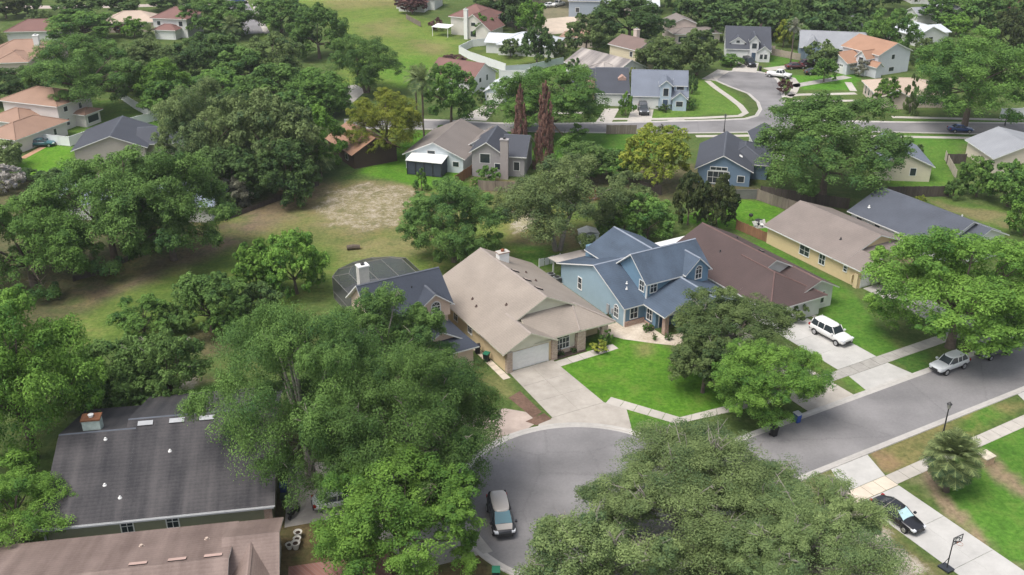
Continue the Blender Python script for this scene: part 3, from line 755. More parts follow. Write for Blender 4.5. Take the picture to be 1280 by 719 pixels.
h = far('slate_gable_house', 'beige house with slate roof and three small skylights behind the wide oak', (-74.3, 163), 10, siding('stucco_stone', (.42, .38, .34), 2), R_DARK,
    [('g', 0, 11.5, 0, 12, 2.6, 4.7, 'v', 6.2, .5, .4), ('g', 10, 18.5, 2, 10, 2.6, 4.2, 'u', None, .5, .4), ('vent', 5.9, 2.5, 4.62, .7, .7, .12, .34, 0, WHITE), ('vent', 5.9, 5.2, 4.62, .7, .7, .12, .34, 0, WHITE), ('vent', 5.9, 8, 4.62, .7, .7, .12, .34, 0, WHITE)], ridge=RIDGE_S)
far('hidden_oak_house', 'house with pale blue grey roof mostly hidden under the wide oak', (-69, 138), -3, WHITEW, rm('dusty_blue', (.24, .28, .34)), [('h', 0, 25, 0, 10, 2.6, .32, 'u')])
far('cream_gable_house', 'cream gabled house with slate roof peeking out right of the broad oak', (60.0, 155.2), -6, siding('stucco_butter', (.62, .57, .44), 2), R_GB,
    [('g', 0, 8, 0, 11, 2.7, 4.9, 'v', 3, .45, .4), ('win', 'v-', 0, [(5.2, 1.6, .9, 1.2)])])
far('pale_gable_shed', 'white corner of a small house with dark roof left of the broad oak', (42.0, 165.5), -4, WHITEW, R_DARK, [('g', 0, 5, 0, 8, 2.7, 4.2, 'v', 2.5, .35, .35)])
far('light_grey_house', 'cream house with light grey roof at the right edge behind a brown fence', (80.0, 158.5), 2, siding('stucco_latte', (.60, .53, .44), 2), R_LG,
    [('g', 0, 14, 0, 10, 2.7, 4.8, 'v', 5, .45, .4), ('h', 8, 18, -4, 6, 2.7, .36, 'u')])
far('screen_porch_house', 'far house with blue screened porch below the dark treeline', (41.5, 262), 8, PINKW, R_GREY,
    [('g', 0, 7, 2, 9, 4.2, 5.6, 'v', None, .35, .3), ('h', 0, 12, -2.5, 3, 2.6, .3, 'u'), ('win', 'v-', -2.5, [(3, 1.2, 4.0, 1.4), (8.5, 1.2, 4.0, 1.4)])])
far('blue_far_house', 'blue grey house with dark roof at the top edge behind white parked cars', (16.5, 297), -6, siding('siding_haze', (.34, .39, .45), 5), R_GB, [('g', 0, 9, 0, 9, 4.6, 6.2, 'u', None, .35, .3), ('win', 'v-', 0, [(2.5, 2.0, 1.0, 1.2)])])
far('long_far_house', 'pale long roofed house at the top edge right of the blue grey one', (27, 300), -4, PINKW, R_PALE, [('g', 0, 16, 0, 10, 2.8, 5.0, 'u', None, .4, .3)])
far('salmon_low_house', 'low salmon roofed house on a pale paved yard near the top', (12.5, 257), -15, PINKW, R_SAL, [('h', 0, 9, 0, 6, 2.5, .4, 'u')])
far('top_right_house', 'white gabled house with grey roof between trees at the top right', (120.5, 283), 10, WHITEW, R_LG, [('g', 0, 8, 0, 12, 3.0, 5.0, 'v', None, .35, .3), ('g', -6, 0, 4, 10, 2.7, 4.0, 'u')])
far('top_edge_house', 'pale roof far beyond the trees at the top right edge', (124, 318), 0, WHITEW, R_PALE, [('g', 0, 12, 0, 9, 4, 6, 'u')])
far('white_patio_house', 'white house with porch at the top edge beyond the open field', (-35, 310), -12, WHITEW, R_RED, [('g', 0, 12, 0, 9, 3.5, 5.6, 'u'), ('h', 2, 10, -4, 1, 2.5, .3, 'u')])
far('dark_wood_shelter', 'brown house glimpsed through the dark trees above the cul-de-sac', (60, 268), 2, BROWNW, rm('umber', (.10, .07, .06)), [('g', 0, 11, 0, 8, 2.8, 4.4, 'u')])
far('pink_wall_house', 'grey house glimpsed behind dark trees right of the cul-de-sac', (80, 268), -3, GREYW, R_LG, [('g', 0, 12, 0, 8, 3.2, 5, 'u')])
# ------------------------------------------------------------------ ground sheet
def axis(lo, hi, step, far_lo, far_hi):
    a = list(np.arange(lo, hi + 1e-6, step))
    d = step; x = a[-1]; up = []
    while x < far_hi:
        d *= 1.25; x += d; up.append(x)
    d = step; x = a[0]; dn = []
    while x > far_lo:
        d *= 1.25; x -= d; dn.append(x)
    return np.array(dn[::-1] + a + up)

gx = axis(-110, 125, 0.7, -4000, 4000)
y1 = np.arange(48, 150, 0.6); y2 = np.arange(150, 360, 1.1)
yy = axis(48, 50, 0.6, -600, 48.5)
yy = yy[yy < 47.9]
yf = []; d = 1.2; x = 361.0
while x < 5000:
    yf.append(x); d *= 1.25; x += d
gy = np.concatenate([yy, y1, y2, np.array(yf)])
GX, GY = np.meshgrid(gx, gy)
nx, ny = len(gx), len(gy)
PXY = np.stack([GX.ravel(), GY.ravel()], 1)
nr = np.random.default_rng(3)

def vnoise(p, sc, seed):
    """smooth value noise on world metres"""
    q = p / sc
    i = np.floor(q).astype(int); f = q - i; f = f * f * (3 - 2 * f)
    def h(a, b):
        n = (a * 374761393 + b * 668265263 + seed * 1442695041) & 0x7fffffff
        n = ((n ^ (n >> 13)) * 1274126177) & 0x7fffffff
        return ((n ^ (n >> 16)) & 0xffff) / 65535.0
    a = h(i[:, 0], i[:, 1]); b = h(i[:, 0] + 1, i[:, 1]); c = h(i[:, 0], i[:, 1] + 1); d_ = h(i[:, 0] + 1, i[:, 1] + 1)
    return (a * (1 - f[:, 0]) + b * f[:, 0]) * (1 - f[:, 1]) + (c * (1 - f[:, 0]) + d_ * f[:, 0]) * f[:, 1]

def sdist(poly, p):
    """signed distance, positive inside"""
    n = len(poly); d = np.full(len(p), 1e9); ins = np.zeros(len(p), bool)
    for k in range(n):
        a = np.array(poly[k]); b = np.array(poly[(k + 1) % n]); e = b - a
        t = np.clip(((p - a) @ e) / (e @ e + 1e-9), 0, 1)
        q = a + t[:, None] * e
        d = np.minimum(d, np.hypot(p[:, 0] - q[:, 0], p[:, 1] - q[:, 1]))
        c = (a[1] > p[:, 1]) != (b[1] > p[:, 1])
        with np.errstate(divide='ignore', invalid='ignore'):
            xi = a[0] + (p[:, 1] - a[1]) / (b[1] - a[1] + 1e-12) * (b[0] - a[0])
        ins ^= c & (p[:, 0] < xi)
    return np.where(ins, d, -d)

cover = np.zeros((len(PXY), 4)); cover[:, :3] = (0.075, 0.115, 0.032); cover[:, 3] = 1
sand = np.zeros(len(PXY)); dry = np.full(len(PXY), 0.35)
wob = (vnoise(PXY, 3.0, 1) - .5) * 2 + (vnoise(PXY, 0.9, 2) - .5) * 1.0

def zone(pts, col=None, soft=1.0, wobble=1.0, s=None, dr=None, amt=1.0, px=True):
    poly = [G(*p) for p in pts] if px else pts
    d = sdist(poly, PXY)
    m = np.clip((d + wob * wobble) / soft + .5, 0, 1) * amt
    if col is not None:
        cover[:, :3] = cover[:, :3] * (1 - m[:, None]) + np.array(col) * m[:, None]
    if s is not None:
        sand[:] = sand * (1 - m) + s * m
    if dr is not None:
        dry[:] = dry * (1 - m) + dr * m

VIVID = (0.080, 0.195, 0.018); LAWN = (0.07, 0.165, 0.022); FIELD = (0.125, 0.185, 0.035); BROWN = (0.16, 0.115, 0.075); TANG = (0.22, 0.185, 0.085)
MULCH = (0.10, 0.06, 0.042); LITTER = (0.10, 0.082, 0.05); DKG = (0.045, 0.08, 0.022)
# far open field
zone([(330, -6), (520, -6), (530, 25), (600, 62), (575, 70), (628, 100), (560, 98), (500, 112), (420, 110), (430, 60), (395, 12)], FIELD, 4, 2, dr=.45)
zone([(390, -6), (520, -6), (500, 8), (420, 12)], TANG, 8, 2, amt=.7)
zone([(450, 30), (500, 22), (500, 45), (462, 48)], TANG, 7, 2, amt=.6)
zone([(515, 50), (560, 55), (550, 68), (520, 64)], TANG, 6, 2, amt=.7)
zone([(455, 70), (520, 70), (600, 95), (560, 98), (500, 110), (470, 95)], (0.085, 0.20, 0.02), 6, 2, amt=.7)
# big clearing behind the near houses
zone([(60, 420), (120, 330), (290, 255), (420, 225), (530, 232), (640, 245), (700, 250), (760, 300), (700, 330), (560, 340), (420, 360), (280, 420), (200, 450)], (0.12, 0.172, 0.038), 3, 1.5, dr=.85)
zone([(95, 365), (180, 345), (280, 290), (345, 235), (415, 222), (430, 245), (360, 275), (310, 300), (250, 325), (160, 365), (110, 385)], (.185, .135, .098), 4, 2, amt=1)
zone([(396, 236), (470, 226), (525, 232), (530, 262), (500, 282), (440, 292), (398, 280), (390, 262)], (.20, .165, .095), 3, 2, s=.48)
zone([(425, 310), (520, 290), (555, 300), (520, 318), (430, 330)], (.19, .19, .075), 3, 1.5, s=.32)
zone([(625, 260), (690, 255), (680, 290), (635, 300)], (.19, .18, .06), 3, 1.5, s=.55)
zone([(640, 290), (740, 285), (745, 305), (700, 318), (650, 312)], BROWN, 3, 1.5, amt=.75)
zone([(640, 308), (700, 308), (700, 325), (670, 340), (650, 330)], LAWN, 2, 1)
zone([(120, 385), (250, 330), (330, 300), (410, 290), (420, 335), (330, 400), (230, 440), (140, 440)], (.085, .135, .027), 4, 2, dr=.3)
zone([(205, 470), (250, 455), (270, 475), (240, 490), (208, 490)], (.2, .18, .09), 2, 1, s=.5)
zone([(185, 490), (280, 480), (280, 510), (200, 512)], LAWN, 2, 1)
zone([(225, 425), (275, 400), (285, 440), (250, 455)], LITTER, 2, 1, amt=.8)
zone([(330, 262), (420, 230), (560, 240), (620, 250), (560, 300), (440, 305), (340, 300)], (.185, .165, .075), 6, 2.5, amt=.55)
# under the left wood
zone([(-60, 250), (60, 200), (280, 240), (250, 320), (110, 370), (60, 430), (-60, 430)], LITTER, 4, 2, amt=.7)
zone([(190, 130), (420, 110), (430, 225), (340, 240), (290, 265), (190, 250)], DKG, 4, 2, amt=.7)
# back lawns
zone([(438, 215), (480, 198), (525, 160), (560, 190), (585, 232), (545, 240), (500, 228)], VIVID, 1, .6)
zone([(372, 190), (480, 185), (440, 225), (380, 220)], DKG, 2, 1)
zone([(590, 222), (660, 225), (665, 240), (600, 242)], BROWN, 1.5, 1, amt=.8)
zone([(700, 205), (860, 205), (950, 235), (940, 250), (850, 250), (740, 250)], LITTER, 2, 1, amt=.8)
zone([(845, 275), (925, 248), (985, 258), (962, 282), (960, 300), (925, 290)], VIVID, .8, .4)
zone([(955, 302), (1062, 362), (1125, 440), (1100, 445), (1025, 420), (1030, 375), (930, 305)], LAWN, .8, .3)
zone([(1112, 180), (1200, 180), (1195, 240), (1110, 240)], (.08, .17, .025), 2, 1)
zone([(1140, 245), (1270, 262), (1260, 290), (1215, 285)], (.09, .16, .03), 2, 1)
zone([(1160, 250), (1262, 268), (1262, 285), (1180, 262)], (.2, .15, .09), 2, 1, amt=.7)
zone([(600, 165), (790, 158), (860, 190), (780, 205), (640, 200)], LAWN, 2, 1)
# upper right lawns
zone([(862, 98), (885, 98), (925, 120), (932, 142), (815, 148), (818, 138), (862, 128)], (.10, .185, .03), 1.5, 1)
zone([(985, 95), (1075, 92), (1070, 112), (1005, 112)], (.075, .2, .02), 1, .6)
zone([(955, 65), (1005, 65), (1002, 78), (962, 85)], LAWN, 1.5, .6)
zone([(1115, 150), (1300, 150), (1300, 158), (1115, 152)], LAWN, 1, .5)
zone([(1115, 168), (1300, 172), (1300, 180), (1115, 180)], LAWN, 1, .5)
zone([(620, 60), (690, 70), (700, 82), (640, 88), (590, 70)], (.11, .16, .035), 2, 1)
zone([(650, 92), (725, 78), (712, 90), (660, 97)], (.08, .2, .02), 1.5, .8)
zone([(840, 40), (900, 40), (895, 60), (830, 52)], (.1, .17, .03), 2, 1)
zone([(615, 0), (760, 0), (760, 40), (690, 40), (620, 30)], (.24, .2, .15), 4, 2, amt=.7)
# left lawns
zone([(15, 212), (60, 180), (95, 185), (88, 215), (60, 226)], (.095, .22, .018), 1, .5)
zone([(80, 165), (120, 125), (165, 128), (190, 148), (90, 172)], (.085, .16, .028), 1.5, 1)
zone([(178, 155), (205, 150), (215, 172), (195, 178)], LAWN, 1, 1)
zone([(300, 8), (325, 6), (345, 45), (330, 48)], (.13, .21, .03), 2, 1)
# H1 yard and near verges
zone([(695, 458), (760, 412), (820, 428), (900, 470), (945, 505), (835, 525), (790, 518), (745, 500)], VIVID, .6, .25, dr=.4)
zone([(795, 432), (812, 428), (818, 440), (800, 445)], TANG, 1.2, .6, amt=.6)
zone([(755, 505), (790, 515), (850, 530), (800, 545), (775, 542)], LAWN, .6, .25)
zone([(590, 455), (625, 470), (655, 505), (630, 500), (590, 478)], (.14, .15, .055), 1, .6)
zone([(560, 470), (600, 480), (620, 515), (560, 500)], (.12, .14, .05), 1.2, .6)
zone([(1008, 435), (1055, 462), (1020, 470), (990, 460)], (.10, .15, .035), .8, .3)
zone([(1045, 468), (1065, 466), (1090, 488), (1072, 492)], (.085, .16, .03), .6, .2)
zone([(1110, 440), (1160, 440), (1165, 460), (1140, 468)], (.05, .12, .02), .8, .3)  # dark green paints the big street tree's shade into the grass
zone([(1084, 568), (1130, 545), (1220, 505), (1290, 505), (1170, 575), (1112, 595)], (.175, .165, .065), .8, .5, dr=1.0)
zone([(1200, 520), (1230, 503), (1272, 520), (1220, 545), (1190, 540)], (.075, .17, .025), 1.2, .6)
zone([(1130, 595), (1290, 520), (1290, 720), (1240, 690)], (.075, .18, .024), .8, .5)
zone([(1130, 597), (1180, 575), (1185, 615), (1240, 690), (1290, 715), (1280, 720)], (.25, .19, .125), .9, .9, s=.15)
zone([(1084, 566), (1100, 560), (1130, 580), (1112, 597)], (.24, .165, .095), .8, .8)
zone([(1222, 580), (1240, 570), (1290, 612), (1290, 628), (1240, 595)], (.25, .19, .125), 1, .9, s=.15)
zone([(640, 620), (1040, 585), (1180, 719), (1060, 760), (640, 760)], (.15, .145, .06), 2, 1, s=.5)
zone([(1040, 610), (1075, 640), (1185, 725), (1060, 730)], (.17, .14, .07), 1, .6, s=.62)
zone([(320, 620), (470, 620), (600, 680), (640, 760), (320, 760)], (.13, .085, .05), 2, 1, amt=.8)
zone([(470, 470), (600, 560), (560, 640), (380, 640), (300, 500)], LITTER, 3, 1.5, amt=.6)

me = bpy.data.meshes.new('ground')
V = np.zeros((len(PXY), 3)); V[:, :2] = PXY
me.vertices.add(len(V)); me.vertices.foreach_set('co', V.ravel())
ii = (np.arange(ny - 1)[:, None] * nx + np.arange(nx - 1)[None, :]).ravel()
quads = np.stack([ii, ii + 1, ii + 1 + nx, ii + nx], 1)
me.loops.add(quads.size); me.loops.foreach_set('vertex_index', quads.ravel())
me.polygons.add(len(quads)); me.polygons.foreach_set('loop_start', np.arange(0, quads.size, 4))
me.update(calc_edges=True)
ca = me.color_attributes.new('cover', 'FLOAT_COLOR', 'POINT'); ca.data.foreach_set('color', cover.ravel())
fa = me.attributes.new('sand', 'FLOAT', 'POINT'); fa.data.foreach_set('value', sand)
fd = me.attributes.new('dry', 'FLOAT', 'POINT'); fd.data.foreach_set('value', dry)

def ground_material():
    m = bpy.data.materials.new('ground_cover'); N, L = nodes(m); b = N['Principled BSDF']
    b.inputs['Roughness'].default_value = .95; b.inputs['Specular IOR Level'].default_value = .1
    tc = N.new('ShaderNodeTexCoord')
    def noise(sc, det=5, ro=.65):
        n = N.new('ShaderNodeTexNoise'); n.inputs['Scale'].default_value = sc; n.inputs['Detail'].default_value = det; n.inputs['Roughness'].default_value = ro
        L.new(tc.outputs['Object'], n.inputs['Vector']); return n
    def ramp(src, a, b_, lo=0., hi=1.):
        r = N.new('ShaderNodeMapRange'); r.inputs['From Min'].default_value = a; r.inputs['From Max'].default_value = b_
        r.inputs['To Min'].default_value = lo; r.inputs['To Max'].default_value = hi; L.new(src, r.inputs['Value']); return r.outputs[0]
    def math_(op, a, bb):
        n = N.new('ShaderNodeMath'); n.operation = op
        for k, q in enumerate((a, bb)):
            if isinstance(q, float): n.inputs[k].default_value = q
            else: L.new(q, n.inputs[k])
        return n.outputs[0]
    def mix(f, a, bb, mode='MIX'):
        n = N.new('ShaderNodeMix'); n.data_type = 'RGBA'; n.blend_type = mode
        if isinstance(f, float): n.inputs[0].default_value = f
        else: L.new(f, n.inputs[0])
        for k, q in ((6, a), (7, bb)):
            if isinstance(q, tuple): n.inputs[k].default_value = q + (1,)
            else: L.new(q, n.inputs[k])
        return n.outputs[2]
    c = N.new('ShaderNodeAttribute'); c.attribute_name = 'cover'
    s = N.new('ShaderNodeAttribute'); s.attribute_name = 'sand'
    d = N.new('ShaderNodeAttribute'); d.attribute_name = 'dry'
    fine, mid, big = noise(2.2, 8, .75), noise(.45, 5), noise(.07, 4)
    v = ramp(fine.outputs['Fac'], .28, .72, .5, 1.5)
    vs = N.new('ShaderNodeHueSaturation'); L.new(c.outputs['Color'], vs.inputs['Color']); L.new(v, vs.inputs['Value'])
    v2 = ramp(big.outputs['Fac'], .3, .7, .8, 1.2)
    vs2 = N.new('ShaderNodeHueSaturation'); L.new(vs.outputs['Color'], vs2.inputs['Color']); L.new(v2, vs2.inputs['Value'])
    dm = math_('MULTIPLY', ramp(math_('ADD', mid.outputs['Fac'], math_('MULTIPLY', fine.outputs['Fac'], .5)), .72, .98), d.outputs['Fac'])
    col = mix(math_('MULTIPLY', dm, .7), vs2.outputs['Color'], (.22, .175, .075))
    dk = math_('MULTIPLY', ramp(mid.outputs['Fac'], .5, .3), .45)
    col = mix(dk, col, (.045, .085, .02))
    sp = noise(1.5, 10, .95)
    thr = math_('SUBTRACT', 1.0, math_('MULTIPLY', s.outputs['Fac'], .62))
    t = math_('SUBTRACT', math_('ADD', sp.outputs['Fac'], math_('MULTIPLY', mid.outputs['Fac'], .35)), thr)
    sm = math_('MULTIPLY', ramp(t, -.05, .10), ramp(s.outputs['Fac'], .02, .15))
    col = mix(sm, col, (.46, .41, .35))
    L.new(col, b.inputs['Base Color'])
    bp = N.new('ShaderNodeBump'); bp.inputs['Strength'].default_value = .6; bp.inputs['Distance'].default_value = .12
    L.new(fine.outputs['Fac'], bp.inputs['Height']); L.new(bp.outputs['Normal'], b.inputs['Normal'])
    return m
me.materials.append(ground_material())
tag(link('ground', me), kind='structure')

# ------------------------------------------------------------------ paving
def asphalt():
    m = bpy.data.materials.new('asphalt'); N, L = nodes(m); b = N['Principled BSDF']; b.inputs['Roughness'].default_value = .9; b.inputs['Specular IOR Level'].default_value = .25
    tc = N.new('ShaderNodeTexCoord')
    a = N.new('ShaderNodeTexNoise'); a.inputs['Scale'].default_value = 3.5; a.inputs['Detail'].default_value = 9; a.inputs['Roughness'].default_value = .8
    c = N.new('ShaderNodeTexNoise'); c.inputs['Scale'].default_value = .16; c.inputs['Detail'].default_value = 5
    v = N.new('ShaderNodeTexVoronoi'); v.feature = 'DISTANCE_TO_EDGE'; v.inputs['Scale'].default_value = .085; v.inputs['Randomness'].default_value = 1
    for n in (a, c): L.new(tc.outputs['Object'], n.inputs['Vector'])
    mxv = N.new('ShaderNodeVectorMath'); mxv.operation = 'ADD'
    sc = N.new('ShaderNodeVectorMath'); sc.operation = 'SCALE'; sc.inputs['Scale'].default_value = 1.6
    L.new(a.outputs['Color'], sc.inputs[0]); L.new(tc.outputs['Object'], mxv.inputs[0]); L.new(sc.outputs[0], mxv.inputs[1]); L.new(mxv.outputs[0], v.inputs['Vector'])
    ad = N.new('ShaderNodeMath'); ad.operation = 'MULTIPLY_ADD'; ad.inputs[1].default_value = 2.0; L.new(c.outputs['Fac'], ad.inputs[0]); L.new(a.outputs['Fac'], ad.inputs[2])
    mr = N.new('ShaderNodeMapRange'); mr.inputs['From Min'].default_value = 1.1; mr.inputs['From Max'].default_value = 1.9; L.new(ad.outputs[0], mr.inputs[0])
    mx = N.new('ShaderNodeMix'); mx.data_type = 'RGBA'; mx.inputs[6].default_value = (.150, .146, .148, 1); mx.inputs[7].default_value = (.255, .246, .247, 1); L.new(mr.outputs[0], mx.inputs[0])
    cr = N.new('ShaderNodeMapRange'); cr.inputs['From Min'].default_value = 0.0; cr.inputs['From Max'].default_value = .006; cr.inputs['To Min'].default_value = .38; cr.inputs['To Max'].default_value = 0; L.new(v.outputs['Distance'], cr.inputs[0])
    m2 = N.new('ShaderNodeMix'); m2.data_type = 'RGBA'; m2.inputs[7].default_value = (.07, .068, .07, 1); L.new(cr.outputs[0], m2.inputs[0]); L.new(mx.outputs[2], m2.inputs[6])
    L.new(m2.outputs[2], b.inputs['Base Color'])
    bp = N.new('ShaderNodeBump'); bp.inputs['Strength'].default_value = .3; bp.inputs['Distance'].default_value = .02; L.new(a.outputs['Fac'], bp.inputs['Height']); L.new(bp.outputs[0], b.inputs['Normal'])
    return m
ASPH = asphalt()
def sheet(name, pts, z, m, t=0.0):
    mb = MB(); a = sum(pts[k][0] * pts[(k + 1) % len(pts)][1] - pts[(k + 1) % len(pts)][0] * pts[k][1] for k in range(len(pts)))
    if a < 0: pts = pts[::-1]
    if t: mb.slab([(x, y, z) for x, y in pts], t, 0, 0)
    else: mb.poly([(x, y, z) for x, y in pts])
    return tag(mb.build(name, m, recalc=False), kind='structure')
def ribbon(pts, w0, w1, z, closed=False):
    """strip between offsets w0..w1 to the left of the polyline"""
    n = len(pts); out0 = []; out1 = []
    for k in range(n):
        a = pts[k - 1] if (k or closed) else pts[k]; b = pts[(k + 1) % n] if (k < n - 1 or closed) else pts[k]
        dx, dy = b[0] - a[0], b[1] - a[1]; l = hypot(dx, dy) or 1
        nx_, ny_ = -dy / l, dx / l
        out0.append((pts[k][0] + nx_ * w0, pts[k][1] + ny_ * w0)); out1.append((pts[k][0] + nx_ * w1, pts[k][1] + ny_ * w1))
    return out0, out1
def kerb(pts, name='kerb', flip=False):
    """rolled kerb: gutter pan then a low rise, outside the road edge polyline"""
    s = -1 if flip else 1
    mb = MB()
    prof = [(-.28, .012), (.06, .018), (.22, .09), (.42, .10), (.46, -.05)]
    rows = [ribbon(pts, w * s, w * s, 0)[0] for w, z in prof]
    for j in range(len(prof) - 1):
        for k in range(len(pts) - 1):
            mb.poly([rows[j][k] + (prof[j][1],), rows[j][k + 1] + (prof[j][1],), rows[j + 1][k + 1] + (prof[j + 1][1],), rows[j + 1][k] + (prof[j + 1][1],)])
    return tag(mb.build(name, CURB), kind='structure')

# near street and court
CC = (-5.2, -22.7); CR = 11.4
VN, VS = -22.6, -30.0
# near street runs on to the lower left of the court as well
north = [W(80 - k * 4, VN) for k in range(0, 18)]
nb = [W(*p) for p in [(CC[0] + CR * cos(t), CC[1] + CR * sin(t)) for t in np.linspace(R(14), R(288), 56)]]
# smooth fillet from the straight kerb to the bulb
fil = [W(u, v) for u, v in ((11.2, -22.5), (9.6, -22.1), (8.2, -21.3), (7.0, -20.4))]
north_edge = [p for p in north if True] + fil + nb[1:]
south_edge = [W(80 - k * 4, VS) for k in range(0, 19)] + [W(5.2, -30.2), W(3.6, -30.9), W(2.0, -32.0), W(0.5, -33.0)]
road_poly = north_edge + south_edge[::-1]
bm = bmesh.new(); vs_ = [bm.verts.new((x, y, .006)) for x, y in road_poly]; bm.faces.new(vs_)
bmesh.ops.triangulate(bm, faces=bm.faces); bmesh.ops.recalc_face_normals(bm, faces=bm.faces)
rme = bpy.data.meshes.new('street'); bm.to_mesh(rme); bm.free(); rme.materials.append(ASPH)
tag(link('street', rme), kind='structure')
kerb(north_edge, flip=True); kerb(south_edge)

def UV(*pts): return [W(*p) for p in pts]
def PXP(*pts): return [G(*p) for p in pts]
def slabs(name, q, n, z, m, gap=.05, t=.3):
    """driveway or walk cut into n panels with joints; q = 4 corners (x,y): a,b at the start, d,c at the end"""
    mb = MB(); a, b, c, d = q
    L_ = lambda p, r, f: (p[0] + (r[0] - p[0]) * f, p[1] + (r[1] - p[1]) * f)
    ln = hypot(d[0] - a[0], d[1] - a[1]); g = gap / ln / 2
    for k in range(n):
        f0, f1 = k / n + (g if k else 0), (k + 1) / n - (g if k < n - 1 else 0)
        mb.slab([L_(a, d, f0) + (z,), L_(b, c, f0) + (z,), L_(b, c, f1) + (z,), L_(a, d, f1) + (z,)], t, 0, 0)
    return tag(mb.build(name, m), kind='structure')
def grid_drive(name, q, n, m_, z, mat_):
    mb = MB(); a, b, c, d = q
    P = lambda s_, t_: tuple((a[i] * (1 - s_) + b[i] * s_) * (1 - t_) + (d[i] * (1 - s_) + c[i] * s_) * t_ for i in (0, 1))
    for i in range(n):
        for j in range(m_):
            e = .0011
            mb.slab([P(i / n + e, j / m_ + e) + (z,), P((i + 1) / n - e, j / m_ + e) + (z,), P((i + 1) / n - e, (j + 1) / m_ - e) + (z,), P(i / n + e, (j + 1) / m_ - e) + (z,)], .3, 0, 0)
    return tag(mb.build(name, mat_), kind='structure')
CONC_N = mat('drive_concrete', (0.40, 0.365, 0.32), .9, .2, .3, .45, detail=9, second=(.50, .46, .41))
CONC_W = mat('bright_concrete', (0.425, 0.415, 0.395), .9, .2, .18, .55, detail=9)
grid_drive('driveway', UV((-.35, -.5), (5.2, -.5), (5.2, -10.6), (-.9, -10.4)), 2, 3, .03, CONC_N)
sheet('driveway', UV((-.9, -10.42), (5.2, -10.62), (6.6, -12.5), (4.5, -16.6), (3.4, -15.2), (1.9, -13.6), (-.2, -12.0), (-2.9, -11.0), (-2.4, -10.4)), .028, CONC_N, .2)
sheet('driveway', UV((-4.2, -6.6), (-2.7, -8.2), (-2.6, -10.4), (-4.2, -10.9), (-7.5, -11.0), (-9.6, -11.9), (-9.0, -5.5)), .022, mat('pink_concrete', (.42, .345, .30), .9, .2, .2, .8), .2)
slabs('sidewalk', UV((5.25, -10.8), (6.4, -10.1), (10.2, -16.6), (9.2, -17.4)), 5, .03, CONC)
slabs('sidewalk', UV((9.2, -17.44), (10.2, -16.64), (21.5, -18.0), (21.5, -19.3)), 8, .03, CONC)
slabs('sidewalk', UV((5.2, -1.0), (5.2, -2.2), (13.0, -2.0), (13.0, -.8)), 5, .032, CONC)
slabs('sidewalk', UV((-1.4, 6), (-.7, 6), (-.75, -1.6), (-1.6, -1.6)), 7, .03, mat('pale_walk', (.55, .48, .40), .9, .2, .15, 1))
sheet('mulch_bed', UV((5.3, -.75), (9.6, -.75), (9.6, -.1), (8.5, .25), (5.3, .25)), .05, mat('mulch_dark', (.055, .042, .034), .95, .1, .4, 4), .2)
sheet('mulch_bed', UV((-2.9, -5.0), (-1.2, -4.4), (-1.3, -9.0), (-2.6, -9.6)), .02, mat('mulch_red', (.135, .086, .064), .95, .1, .35, 3))
sheet('mulch_bed', UV((-3.6, -9.7), (-1.2, -9.3), (-1.1, -10.6), (-3.0, -10.8)), .034, MATS['mulch_red'])
# pale gravel path between the cream and the blue house, sweeping to the front
sheet('gravel_path', UV((13.7, 16), (16.5, 16), (16.5, 2), (19.3, 1.8), (19.3, -2.2), (21.6, -2.6), (22, -5.3), (19.5, -5.0), (17.4, -3.2), (14.8, -.5), (13.6, 1.5)), .016, mat('shell_gravel', (.55, .46, .35), .95, .15, .3, 3, second=(.62, .55, .46)))
grid_drive('driveway', UV((22.4, -5.4), (28.2, -5.4), (28.6, -22.2), (22.2, -22.2)), 2, 5, .03, CONC_N)
grid_drive('driveway', UV((31.2, -7), (36.9, -7), (36.9, -17.6), (31.0, -17.6)), 2, 3, .03, CONC_W)
sheet('driveway', UV((31.0, -19.2), (36.9, -19.2), (37.4, -22.15), (30.4, -22.15)), .03, CONC_W, .2)
slabs('sidewalk', UV((21.6, -17.7), (21.6, -19.1), (31.0, -19.1), (31.0, -17.7)), 6, .034, CONC2)
slabs('sidewalk', UV((31.02, -17.64), (31.02, -19.16), (60, -19.16), (60, -17.64)), 18, .036, CONC2)
slabs('sidewalk', UV((36.6, 4), (37.2, 4), (38.5, -9), (37.9, -9)), 3, .03, CONC2)
grid_drive('driveway', UV((49, -4.4), (54, -4.4), (54, -17.6), (49, -17.6)), 2, 4, .03, CONC2)
grid_drive('driveway', UV((49, -19.2), (54, -19.2), (54.5, -22.1), (48.5, -22.1)), 2, 1, .03, CONC2)
# south side
grid_drive('driveway', UV((15.5, -35.2), (20.4, -35.2), (20.2, -50), (15.2, -50)), 2, 3, .03, CONC_W)
sheet('driveway', UV((16.9, -30.45), (21.6, -30.45), (20.5, -33.55), (15.4, -33.55)), .03, CONC_W, .2)
slabs('sidewalk', UV((14.2, -33.6), (14.2, -35.15), (20.4, -35.15), (20.4, -33.6)), 4, .034, mat('warm_walk', (.56, .49, .40), .9, .2, .15, .8))
slabs('sidewalk', UV((20.45, -33.6), (20.45, -35.0), (60, -34.4), (60, -33.0)), 24, .034, CONC)
slabs('sidewalk', UV((2, -33.9), (2, -35.2), (14.1, -35.1), (14.1, -33.7)), 8, .03, CONC2)
sheet('driveway', UV((43.5, -30.45), (52, -30.45), (52, -32.95), (42.3, -33.2)), .028, CONC_W, .2)
